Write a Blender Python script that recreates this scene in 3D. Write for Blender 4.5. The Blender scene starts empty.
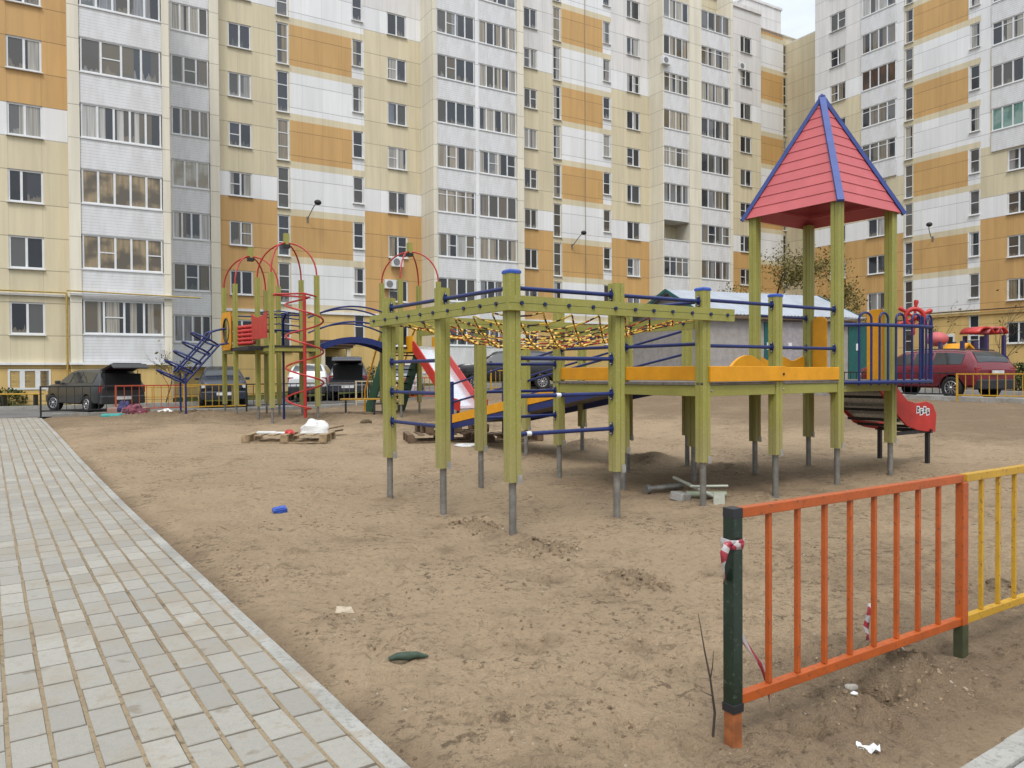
import bpy, math, random
import numpy as np
from mathutils import Vector, Matrix, noise
random.seed(7)
rng = np.random.default_rng(11)
R = math.radians
S = bpy.context.scene
COL = S.collection

# ------------------------------------------------------------------ camera
F = 760.0
PITCH, ROLL = R(0.83), R(0.30)
CAM = Vector((0, 0, 1.55))
fwd = Vector((0, math.cos(PITCH), -math.sin(PITCH)))
right0 = Vector((1, 0, 0))
up0 = right0.cross(fwd)
right = right0 * math.cos(ROLL) - up0 * math.sin(ROLL)
up = up0 * math.cos(ROLL) + right0 * math.sin(ROLL)
cd = bpy.data.cameras.new('camera'); cam = bpy.data.objects.new('camera', cd); COL.objects.link(cam)
cd.sensor_width = 36; cd.lens = 36 * F / 1024; cd.clip_start = .05; cd.clip_end = 3000
M = Matrix((right, up, -fwd)).transposed().to_4x4(); M.translation = CAM
cam.matrix_world = M
S.camera = cam

def ray(px, py):
    return (right * ((px - 512) / F) + up * ((384 - py) / F) + fwd)

# ------------------------------------------------------------------ ground shape (metres)
UA = R(34.7)                                    # playground axes: u to the right and away, v to the left and away
ux, uy = math.cos(UA), math.sin(UA)
def uv(X, Y): return X * ux + Y * uy, -X * uy + Y * ux
def xy(u, v): return u * ux - v * uy, u * uy + v * ux
def ss(a, lo, hi):
    t = min(1, max(0, (a - lo) / (hi - lo))); return t * t * (3 - 2 * t)
def H(X, Y):
    u, v = uv(X, Y)
    return .28 * ss(v, 8, 28) + .62 * ss(u, 9, 22)
def onground(px, py, dz=0.0):
    d = ray(px, py); z = 0
    for _ in range(30):
        t = (z + dz - CAM.z) / d.z; p = CAM + d * t; z = z + .5 * (H(p.x, p.y) - z)
    return Vector((p.x, p.y, z))
def atdepth(px, py, Y):
    d = ray(px, py); return CAM + d * (Y / d.y)

# ------------------------------------------------------------------ objects
def prop(o, label=None, cat=None, group=None, kind=None):
    if label: o['label'] = label
    if cat: o['category'] = cat
    if group: o['group'] = group
    if kind: o['kind'] = kind
    return o
def thing(name, label, cat, loc=(0, 0, 0), rz=0.0, group=None):
    o = bpy.data.objects.new(name, None); COL.objects.link(o)
    o.empty_display_size = .2
    o.location = loc; o.rotation_euler = (0, 0, rz)
    return prop(o, label, cat, group)

class MB:
    def __init__(s): s.v = []; s.f = []; s.m = []; s.sm = []
    def add(s, vs, fs, m=0, smooth=False):
        o = len(s.v); s.v += [tuple(p) for p in vs]
        for f in fs:
            s.f.append(tuple(i + o for i in f)); s.m.append(m); s.sm.append(smooth)
    def quad(s, a, b, c, d, m=0): s.add([a, b, c, d], [(0, 1, 2, 3)], m)
    def box(s, x0, x1, y0, y1, z0, z1, m=0, bev=0.0):
        if bev <= 0:
            s.add([(x0,y0,z0),(x1,y0,z0),(x1,y1,z0),(x0,y1,z0),(x0,y0,z1),(x1,y0,z1),(x1,y1,z1),(x0,y1,z1)],
                  [(0,3,2,1),(4,5,6,7),(0,1,5,4),(1,2,6,5),(2,3,7,6),(3,0,4,7)], m); return
        b = bev
        s.prism([(x0+b,y0),(x1-b,y0),(x1,y0+b),(x1,y1-b),(x1-b,y1),(x0+b,y1),(x0,y1-b),(x0,y0+b)], z0, z1, m)
    def prism(s, poly, z0, z1, m=0, taper=1.0):          # vertical prism over an xy polygon (ccw)
        n = len(poly)
        cx = sum(p[0] for p in poly) / n; cy = sum(p[1] for p in poly) / n
        vs = [(x, y, z0) for x, y in poly] + [(cx + (x-cx)*taper, cy + (y-cy)*taper, z1) for x, y in poly]
        s.add(vs, [tuple(range(n-1, -1, -1)), tuple(range(n, 2*n))] + [(i, (i+1) % n, n+(i+1) % n, n+i) for i in range(n)], m)
    def obb(s, c, ax, ay, az, m=0):                       # centre and three half-axes
        c, ax, ay, az = Vector(c), Vector(ax), Vector(ay), Vector(az)
        vs = [c+ax*i+ay*j+az*k for k in (-1, 1) for (i, j) in ((-1,-1),(1,-1),(1,1),(-1,1))]
        s.add(vs, [(0,3,2,1),(4,5,6,7),(0,1,5,4),(1,2,6,5),(2,3,7,6),(3,0,4,7)], m)
    def bar(s, a, b, w, h, m=0, upv=(0, 0, 1)):           # rectangular bar from a to b
        a, b = Vector(a), Vector(b); d = b - a; L = d.length; d = d / L
        u_ = Vector(upv); side = d.cross(u_)
        if side.length < 1e-4: side = d.cross(Vector((1, 0, 0)))
        side.normalize(); u2 = side.cross(d)
        s.obb((a+b)/2, d*(L/2), side*(w/2), u2*(h/2), m)
    def tube(s, pts, r, n=8, m=0, caps=True, closed=False):
        pts = [Vector(p) for p in pts]; N = len(pts)
        rr = r if isinstance(r, (list, tuple)) else [r]*N
        vs = []; prev = None
        for i, p in enumerate(pts):
            if closed: t = pts[(i+1) % N] - pts[i-1]
            else: t = pts[min(i+1, N-1)] - pts[max(i-1, 0)]
            t.normalize()
            if prev is None:
                a = Vector((0, 0, 1)) if abs(t.z) < .9 else Vector((1, 0, 0))
                prev = t.cross(a).normalized()
            prev = (prev - t * prev.dot(t)).normalized()
            b = t.cross(prev)
            vs += [p + (prev*math.cos(2*math.pi*k/n) + b*math.sin(2*math.pi*k/n))*rr[i] for k in range(n)]
        fs = []
        for i in range(N if closed else N-1):
            j = (i+1) % N
            fs += [(i*n+k, i*n+(k+1) % n, j*n+(k+1) % n, j*n+k) for k in range(n)]
        s.add(vs, fs, m, True)
        if caps and not closed:
            s.add(vs[:n], [tuple(range(n-1, -1, -1))], m); s.add(vs[-n:], [tuple(range(n))], m)
    def ball(s, c, r, m=0, seg=8, rings=5, sc=(1, 1, 1)):
        c = Vector(c); vs = [c + Vector((0, 0, r*sc[2]))]; fs = []
        for i in range(1, rings):
            a = math.pi*i/rings
            vs += [c + Vector((r*sc[0]*math.sin(a)*math.cos(2*math.pi*k/seg), r*sc[1]*math.sin(a)*math.sin(2*math.pi*k/seg), r*sc[2]*math.cos(a))) for k in range(seg)]
        vs.append(c - Vector((0, 0, r*sc[2]))); e = len(vs)-1
        for k in range(seg):
            fs.append((0, 1+k, 1+(k+1) % seg))
            for i in range(rings-2):
                a = 1+i*seg; fs.append((a+k, a+seg+k, a+seg+(k+1) % seg, a+(k+1) % seg))
            a = 1+(rings-2)*seg; fs.append((a+k, e, a+(k+1) % seg))
        s.add(vs, fs, m, True)
    def disc_y(s, c, r, y0, y1, m=0, n=20):               # cylinder along y
        vs = [(c[0]+r*math.cos(2*math.pi*k/n), y, c[1]+r*math.sin(2*math.pi*k/n)) for y in (y0, y1) for k in range(n)]
        s.add(vs, [(k, (k+1) % n, n+(k+1) % n, n+k) for k in range(n)], m, True)
        s.add(vs, [tuple(range(n-1, -1, -1)), tuple(range(n, 2*n))], m)
    def mesh(s, name, mats):
        me = bpy.data.meshes.new(name); me.from_pydata(s.v, [], s.f)
        for mm in (mats if isinstance(mats, (list, tuple)) else [mats]): me.materials.append(mm)
        me.polygons.foreach_set('material_index', s.m); me.polygons.foreach_set('use_smooth', s.sm)
        me.update(); return me
    def build(s, name, mats, parent=None, bevel=0.0, label=None, **kw):
        me = s.mesh(name, mats)
        o = bpy.data.objects.new(name, me); COL.objects.link(o)
        if parent is not None: o.parent = parent
        if bevel:
            b = o.modifiers.new('b', 'BEVEL'); b.width = bevel; b.segments = 2; b.limit_method = 'ANGLE'; b.angle_limit = R(40)
        prop(o, label, **kw)
        return o

def copy_tree(o, parent=None):
    c = o.copy(); COL.objects.link(c); c.parent = parent
    for ch in [x for x in bpy.data.objects if x.parent == o]: copy_tree(ch, c)
    return c

# ------------------------------------------------------------------ materials
def srgb(r, g, b):
    f = lambda c: (c/255)/12.92 if c/255 <= .04045 else ((c/255+.055)/1.055)**2.4
    return (f(r), f(g), f(b))
class NT:
    def __init__(s, name):
        s.mat = bpy.data.materials.new(name); s.mat.use_nodes = True
        s.n = s.mat.node_tree.nodes; s.l = s.mat.node_tree.links
        s.p = s.n['Principled BSDF']
    def node(s, t, **kw):
        n = s.n.new(t)
        for k, v in kw.items():
            if k in n.inputs: s.set(n.inputs[k], v)
            else: setattr(n, k, v)
        return n
    def set(s, inp, v):
        if isinstance(v, bpy.types.NodeSocket): s.l.new(v, inp)
        elif isinstance(v, (tuple, list)) and inp.type == 'RGBA' and len(v) == 3: inp.default_value = (*v, 1)
        else: inp.default_value = v
    def math(s, op, a, b=None, c=None):
        n = s.n.new('ShaderNodeMath'); n.operation = op
        s.set(n.inputs[0], a)
        if b is not None: s.set(n.inputs[1], b)
        if c is not None: s.set(n.inputs[2], c)
        return n.outputs[0]
    def mix(s, f, a, b, mode='MIX'):
        n = s.n.new('ShaderNodeMix'); n.data_type = 'RGBA'; n.blend_type = mode
        s.set(n.inputs[0], f); s.set(n.inputs[6], a); s.set(n.inputs[7], b); return n.outputs[2]
    def obj(s): return s.n.new('ShaderNodeTexCoord').outputs['Object']
    def scaled(s, v, sc):
        n = s.n.new('ShaderNodeVectorMath'); n.operation = 'MULTIPLY'; s.l.new(v, n.inputs[0]); n.inputs[1].default_value = sc; return n.outputs[0]
    def noise(s, v, scale, detail=4, rough=.55):
        n = s.n.new('ShaderNodeTexNoise'); s.l.new(v, n.inputs['Vector']); n.inputs['Scale'].default_value = scale
        n.inputs['Detail'].default_value = detail; n.inputs['Roughness'].default_value = rough; return n.outputs['Fac']
    def ramp(s, f, stops, const=False):
        n = s.n.new('ShaderNodeValToRGB'); e = n.color_ramp.elements
        if const: n.color_ramp.interpolation = 'CONSTANT'
        while len(e) < len(stops): e.new(.5)
        for i, (p, c) in enumerate(stops):
            e[i].position = p; e[i].color = (*c, 1) if len(c) == 3 else c
        s.l.new(f, n.inputs[0]); return n.outputs[0]
    def g(s, f, lo, hi):                                # smooth 0..1 ramp
        n = s.n.new('ShaderNodeMapRange'); n.interpolation_type = 'SMOOTHSTEP'
        s.l.new(f, n.inputs[0]); n.inputs[1].default_value = lo; n.inputs[2].default_value = hi; return n.outputs[0]
    def bump(s, h, dist, strength=1.0, prev=None):
        n = s.n.new('ShaderNodeBump'); s.l.new(h, n.inputs['Height']); n.inputs['Distance'].default_value = dist
        n.inputs['Strength'].default_value = strength
        if prev is not None: s.l.new(prev, n.inputs['Normal'])
        s.l.new(n.outputs[0], s.p.inputs['Normal']); return n.outputs[0]
    def out(s, col, rough=.5, spec=None, metal=0, coat=0):
        s.set(s.p.inputs['Base Color'], col); s.set(s.p.inputs['Roughness'], rough)
        if spec is not None: s.set(s.p.inputs['Specular IOR Level'], spec)
        s.p.inputs['Metallic'].default_value = metal
        if coat: s.p.inputs['Coat Weight'].default_value = coat; s.p.inputs['Coat Roughness'].default_value = .08
        return s.mat
def dk(c, k): return tuple(x*k for x in c)

def paint(name, col, rough=.45, var=.18, scale=6, metal=0, coat=0, dirt=(.12, .09, .06), dirtamt=.25, bump=.0, chips=None, splash=0):
    t = NT(name); v = t.obj()
    a = t.noise(v, scale, 5, .6); b = t.noise(v, scale*9, 3, .6)
    c = t.mix(t.g(a, .35, .75), dk(col, 1-var), dk(col, 1+var*.5))
    d = t.math('MULTIPLY', t.g(t.noise(v, scale*2.3, 6, .7), .55, .8), dirtamt)
    c = t.mix(d, c, dirt)
    if chips:                                           # small rusty or bare chips in the paint
        c = t.mix(t.math('MULTIPLY', t.g(t.noise(v, 42, 6, .72), .585, .61), .85), c, chips)
    if splash:                                          # dried sand splashed on the lower part
        sz = t.n.new('ShaderNodeSeparateXYZ'); t.l.new(v, sz.inputs[0])
        hgt = t.math('SUBTRACT', t.math('MULTIPLY_ADD', t.noise(v, 7, 5, .7), .9, .72), sz.outputs[2])
        c = t.mix(t.math('MULTIPLY', t.g(hgt, -.05, .55), splash), c, (.34, .27, .18))
    if bump: t.bump(b, bump, .6)
    return t.out(c, t.math('MULTIPLY_ADD', b, .25, rough-.1), metal=metal, coat=coat)
# ------------------------------------------------------------------ world, sun, view
w = bpy.data.worlds.new('World'); S.world = w; w.use_nodes = True
nt = w.node_tree; bg = nt.nodes['Background']
sky = nt.nodes.new('ShaderNodeTexSky'); sky.sky_type = 'NISHITA'; sky.sun_disc = False
SUN_EL, SUN_AZ = R(56), math.atan2(-.06, -1)
sky.sun_elevation = SUN_EL; sky.sun_rotation = SUN_AZ % (2*math.pi)
sky.dust_density = 4; sky.air_density = 1.0; sky.ozone_density = 1
hs = nt.nodes.new('ShaderNodeHueSaturation'); hs.inputs['Saturation'].default_value = .22
tc = nt.nodes.new('ShaderNodeTexCoord'); mp = nt.nodes.new('ShaderNodeMapping'); mp.inputs['Scale'].default_value = (1, 1, 2.6)
nz = nt.nodes.new('ShaderNodeTexNoise'); nz.inputs['Scale'].default_value = 2.6; nz.inputs['Detail'].default_value = 7; nz.inputs['Roughness'].default_value = .6
mr = nt.nodes.new('ShaderNodeMapRange'); mr.inputs[1].default_value = .35; mr.inputs[2].default_value = .7; mr.inputs[3].default_value = .80; mr.inputs[4].default_value = 1.25
mx = nt.nodes.new('ShaderNodeMix'); mx.data_type = 'RGBA'; mx.blend_type = 'MULTIPLY'; mx.inputs[0].default_value = 1
gm = nt.nodes.new('ShaderNodeMix'); gm.data_type = 'RGBA'; gm.inputs[0].default_value = .62; gm.inputs[7].default_value = (7.0, 7.7, 8.4, 1)
nt.links.new(tc.outputs['Generated'], mp.inputs[0]); nt.links.new(mp.outputs[0], nz.inputs['Vector'])
nt.links.new(nz.outputs['Fac'], mr.inputs[0]); nt.links.new(sky.outputs[0], hs.inputs['Color'])
nt.links.new(hs.outputs[0], gm.inputs[6]); nt.links.new(gm.outputs[2], mx.inputs[6]); nt.links.new(mr.outputs[0], mx.inputs[7])
sx_ = nt.nodes.new('ShaderNodeSeparateXYZ'); nt.links.new(tc.outputs['Generated'], sx_.inputs[0])
cg = nt.nodes.new('ShaderNodeMapRange'); nt.links.new(sx_.outputs[2], cg.inputs[0]); cg.inputs[1].default_value = 0; cg.inputs[2].default_value = 1; cg.inputs[3].default_value = .44; cg.inputs[4].default_value = 1.85
mg = nt.nodes.new('ShaderNodeMix'); mg.data_type = 'RGBA'; mg.blend_type = 'MULTIPLY'; mg.inputs[0].default_value = 1   # overcast sky: brighter overhead than at the horizon
nt.links.new(mx.outputs[2], mg.inputs[6]); nt.links.new(cg.outputs[0], mg.inputs[7])
nt.links.new(mg.outputs[2], bg.inputs['Color']); bg.inputs['Strength'].default_value = .13
sl = bpy.data.lights.new('sun', 'SUN'); sl.energy = 1.15; sl.angle = R(16); sl.color = (1, .95, .88)
so = bpy.data.objects.new('sun', sl); COL.objects.link(so)
sd = Vector((math.sin(SUN_AZ)*math.cos(SUN_EL), math.cos(SUN_AZ)*math.cos(SUN_EL), math.sin(SUN_EL)))
so.rotation_euler = (-sd).to_track_quat('-Z', 'Y').to_euler(); so.location = sd*60
vs_ = S.view_settings; vs_.view_transform = 'Standard'; vs_.look = 'None'; vs_.gamma = 1; vs_.exposure = 0.24

# ------------------------------------------------------------------ shared materials
GREEN = (.300, .285, .064)
m_post = paint('green_painted_wood', GREEN, .5, .09, 3, dirtamt=.10, bump=.001, chips=(.36, .35, .16), splash=.30)
m_post_far = m_post
m_blue = paint('blue_paint', (.008, .02, .128), .36, .2, 8, dirt=(.2, .2, .25), dirtamt=.15)
m_bluecap = paint('blue_plastic', (.03, .085, .40), .4, .15, 8, dirtamt=.1)
m_bolt = paint('navy_bolt', (.012, .02, .085), .4, .15, 8, dirtamt=.1)
m_yel = paint('yellow_board', (.72, .315, .006), .55, .12, 4, dirtamt=.12)
m_red = paint('red_board', (.50, .028, .022), .4, .15, 5, dirtamt=.1)
m_redbar = paint('red_bar', (.42, .03, .025), .35, .15, 8, dirtamt=.1)
m_roof = paint('red_roof_board', (.50, .105, .112), .55, .08, 3, dirt=(.4, .12, .12), dirtamt=.2, bump=.002)
m_rib = paint('blue_ridge', (.04, .075, .28), .45, .15, 5, dirtamt=.1)
m_pipe = paint('galvanised_pipe', (.26, .25, .23), .5, .25, 9, metal=.55, dirt=(.16, .12, .08), dirtamt=.5)
m_steel = paint('zinc_plate', (.48, .47, .45), .45, .2, 20, metal=.6, dirtamt=.3)
m_deck = paint('deck_plank', (.19, .17, .15), .75, .3, 9, dirtamt=.4)
m_dark = paint('dark_metal', (.02, .02, .024), .5, .2, 8)
m_white = paint('white_plastic', (.72, .73, .74), .4, .06, 3, dirtamt=.12, dirt=(.4, .38, .34))
m_wood = paint('raw_wood', (.36, .26, .15), .8, .35, 10, dirtamt=.35, bump=.003)
m_darkwood = paint('dirty_wood', (.17, .11, .065), .85, .35, 10, dirtamt=.4, bump=.003)
m_rubber = paint('tyre_rubber', (.016, .016, .017), .8, .2, 10)
m_chrome = paint('alloy', (.5, .5, .52), .3, .1, 10, metal=.8, dirtamt=.15)
m_stair = paint('dark_green_board', (.015, .10, .05), .4, .15, 5)
m_slide = paint('slide_sheet', (.62, .63, .66), .22, .06, 4, metal=.5)

def rope_mat():
    t = NT('striped_rope'); v = t.obj()
    n = t.node('ShaderNodeTexVoronoi'); t.l.new(v, n.inputs['Vector']); n.inputs['Scale'].default_value = 30
    sx = t.n.new('ShaderNodeSeparateColor'); t.l.new(n.outputs['Color'], sx.inputs[0])
    c = t.ramp(sx.outputs[0], [(0, (.025, .015, .012)), (.24, (.34, .035, .02)), (.46, (.60, .36, .03)), (.64, (.62, .46, .12)), (.86, (.05, .025, .015))], True)
    return t.out(c, .8)
m_rope = rope_mat()
m_knot = paint('yellow_knot', (.80, .50, .10), .5, .1, 10, dirtamt=.1)

def tape_mat():
    t = NT('barrier_tape'); v = t.obj()
    n = t.node('ShaderNodeTexWave'); n.wave_type = 'BANDS'; n.bands_direction = 'DIAGONAL'; n.inputs['Scale'].default_value = 8
    t.l.new(v, n.inputs['Vector'])
    c = t.ramp(n.outputs['Fac'], [(0, (.36, .04, .06)), (.5, (.48, .44, .44))], True)
    return t.out(c, .35)
m_tape = tape_mat()

# ------------------------------------------------------------------ facade materials (local x along the wall, z up, 0 = plinth level)
def facade(name, col, vperiod=1.22, streak=.16):
    t = NT(name); v = t.obj()
    sp = t.n.new('ShaderNodeSeparateXYZ'); t.l.new(v, sp.inputs[0])
    fz = t.math('FRACT', t.math('DIVIDE', t.math('SUBTRACT', sp.outputs[2], 3.25), 1.4))
    lz = t.math('LESS_THAN', t.math('ABSOLUTE', t.math('SUBTRACT', fz, .5)), 2)
    hz = t.math('MAXIMUM', t.math('LESS_THAN', fz, .013), t.math('GREATER_THAN', fz, .987))
    fx = t.math('FRACT', t.math('DIVIDE', sp.outputs[0], vperiod))
    vx = t.math('MULTIPLY', t.math('LESS_THAN', fx, .014), .55)
    joint = t.math('MAXIMUM', hz, vx)
    # every panel a little different
    cx = t.math('FLOOR', t.math('DIVIDE', sp.outputs[0], vperiod)); cz = t.math('FLOOR', t.math('DIVIDE', t.math('SUBTRACT', sp.outputs[2], 3.25), 1.4))
    cb = t.n.new('ShaderNodeCombineXYZ'); t.l.new(cx, cb.inputs[0]); t.l.new(cz, cb.inputs[1])
    wn = t.n.new('ShaderNodeTexWhiteNoise'); t.l.new(cb.outputs[0], wn.inputs['Vector'])
    st = t.noise(t.scaled(v, (2.6, 2.6, .16)), 1.0, 5, .65)
    big = t.noise(v, .35, 3, .5)
    k = t.math('ADD', t.math('ADD', t.math('MULTIPLY', wn.outputs['Value'], .10), t.math('MULTIPLY', t.g(st, .3, .75), streak)), t.math('MULTIPLY', big, .10))
    k = t.math('SUBTRACT', 1.075, k)
    kc = t.n.new('ShaderNodeCombineColor')
    for i in range(3): t.l.new(k, kc.inputs[i])
    c = t.mix(1.0, (*col, 1), kc.outputs[0], 'MULTIPLY')
    c = t.mix(t.math('MULTIPLY', joint, .62), c, dk(col, .28))
    t.bump(t.math('SUBTRACT', 1, joint), .012, .5)
    return t.out(c, .55)
m_beige = facade('beige_cladding', srgb(215, 203, 173))
m_orange = facade('orange_cladding', srgb(203, 162, 104))
m_whitec = facade('white_cladding', srgb(231, 231, 232), streak=.10)
m_greyc = facade('pale_grey_cladding', srgb(224, 221, 219))
m_ochre = facade('ochre_cladding', srgb(214, 182, 118))
m_pillar = facade('pillar_cladding', srgb(229, 222, 204), 40)
m_reveal = paint('reveal', srgb(196, 190, 180), .6, .08, 2)
FM = [m_beige, m_orange, m_whitec, m_greyc, m_ochre, m_pillar, m_reveal]
BE, ORA, WH, GR, OC, PI_, RV = range(7)

def siding():
    t = NT('white_siding'); v = t.obj()
    sp = t.n.new('ShaderNodeSeparateXYZ'); t.l.new(v, sp.inputs[0])
    f = t.math('FRACT', t.math('DIVIDE', sp.outputs[2], .13))
    st = t.noise(t.scaled(v, (2, 2, .5)), 1.2, 4, .6)
    c = t.mix(t.g(st, .3, .8), srgb(232, 233, 236), srgb(212, 211, 211))
    c = t.mix(t.math('MULTIPLY', t.math('LESS_THAN', f, .13), .4), c, srgb(120, 120, 122))
    t.bump(f, .02, .6)
    return t.out(c, .5)
m_siding = siding()

def pane_mat(name, rooms, curtains):
    t = NT(name)
    rnd = t.n.new('ShaderNodeObjectInfo').outputs['Random']
    v = t.obj(); sp = t.n.new('ShaderNodeSeparateXYZ'); t.l.new(v, sp.inputs[0])
    # each sash shows its own dark room, and often a curtain over part of it
    xs = t.math('MULTIPLY', sp.outputs[0], 1.45); cell = t.math('FLOOR', xs); fx = t.math('FRACT', xs)
    def rand(k):
        cb = t.n.new('ShaderNodeCombineXYZ'); t.l.new(cell, cb.inputs[0]); t.l.new(t.math('MULTIPLY', rnd, 91.7), cb.inputs[1]); cb.inputs[2].default_value = k
        wn = t.n.new('ShaderNodeTexWhiteNoise'); t.l.new(cb.outputs[0], wn.inputs['Vector']); return wn.outputs['Value']
    r1, r2, r3 = rand(1.0), rand(2.0), rand(3.0)
    room = t.ramp(r1, rooms, True); cur = t.ramp(t.math('FRACT', t.math('MULTIPLY', rnd, 7.31)), curtains, True)
    vv = t.n.new('ShaderNodeVectorMath'); vv.operation = 'ADD'; t.l.new(v, vv.inputs[0])
    cr = t.n.new('ShaderNodeCombineXYZ'); t.l.new(t.math('MULTIPLY', rnd, 50), cr.inputs[0]); t.l.new(t.math('MULTIPLY', rnd, 31), cr.inputs[2]); t.l.new(cr.outputs[0], vv.inputs[1])
    fold = t.g(t.noise(t.scaled(vv.outputs[0], (11, 1, .25)), 1.3, 2, .5), .35, .65)
    k = t.math('MULTIPLY_ADD', fold, .45, .62); kc = t.n.new('ShaderNodeCombineColor')
    for i in range(3): t.l.new(k, kc.inputs[i])
    cur = t.mix(1.0, cur, kc.outputs[0], 'MULTIPLY')
    side = t.math('LESS_THAN', t.math('ABSOLUTE', t.math('SUBTRACT', fx, t.math('GREATER_THAN', r3, .5))), t.math('MULTIPLY_ADD', r2, 1.1, -.12))
    on = t.math('MULTIPLY', side, t.math('GREATER_THAN', t.math('FRACT', t.math('MULTIPLY', rnd, 3.77)), .34))
    # things standing on the sill
    top = t.math('MULTIPLY_ADD', t.noise(t.scaled(vv.outputs[0], (6, 1, .02)), 1.0, 3, .6), 1.3, -.42)
    clut = t.math('MULTIPLY', t.math('LESS_THAN', sp.outputs[2], top), t.math('GREATER_THAN', r1, .35))
    c = t.mix(t.math('MULTIPLY', clut, .7), room, t.ramp(r3, [(0, (.20, .17, .13)), (.4, (.09, .10, .09)), (.7, (.26, .25, .24))], True))
    c = t.mix(t.math('MULTIPLY', on, .92), c, cur)
    t.bump(t.noise(vv.outputs[0], .9, 2, .5), .012, .3)
    t.p.inputs['IOR'].default_value = 1.75
    return t.out(c, .04)
def plain_pane(name, c1, c2):
    t = NT(name); v = t.obj(); f = t.noise(t.scaled(v, (7, 1, .5)), 1.2, 3, .6); g_ = t.noise(v, 1.1, 3, .5)
    t.p.inputs['IOR'].default_value = 1.6
    return t.out(t.mix(t.g(g_, .4, .6), t.mix(t.g(f, .35, .65), c1, dk(c1, .7)), c2), .06)
m_pbrown = plain_pane('brown_balcony', (.10, .05, .028), (.045, .03, .022)); m_pteal = plain_pane('teal_curtain', (.12, .26, .23), (.22, .33, .30))
m_pwhite = plain_pane('white_reflection', (.52, .50, .44), (.30, .27, .21)); m_pwarm = plain_pane('warm_reflection', (.36, .28, .17), (.12, .10, .075))  # white and warm reflections on the glass, painted as pane colour
m_pane = pane_mat('window_glass', [(0, (.016, .018, .024)), (.4, (.035, .04, .05)), (.7, (.065, .06, .055)), (.88, (.10, .10, .10))], [(0, (.40, .38, .34)), (.35, (.30, .29, .28)), (.55, (.46, .45, .44)), (.75, (.27, .22, .15)), (.9, (.20, .22, .27))])
m_pane2 = pane_mat('glazing_glass', [(0, (.03, .032, .038)), (.3, (.075, .07, .06)), (.55, (.13, .11, .08)), (.75, (.04, .048, .06)), (.9, (.16, .17, .18))], [(0, (.36, .31, .24)), (.3, (.26, .27, .29)), (.5, (.42, .39, .33)), (.7, (.22, .19, .15)), (.85, (.50, .49, .47))])
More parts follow.
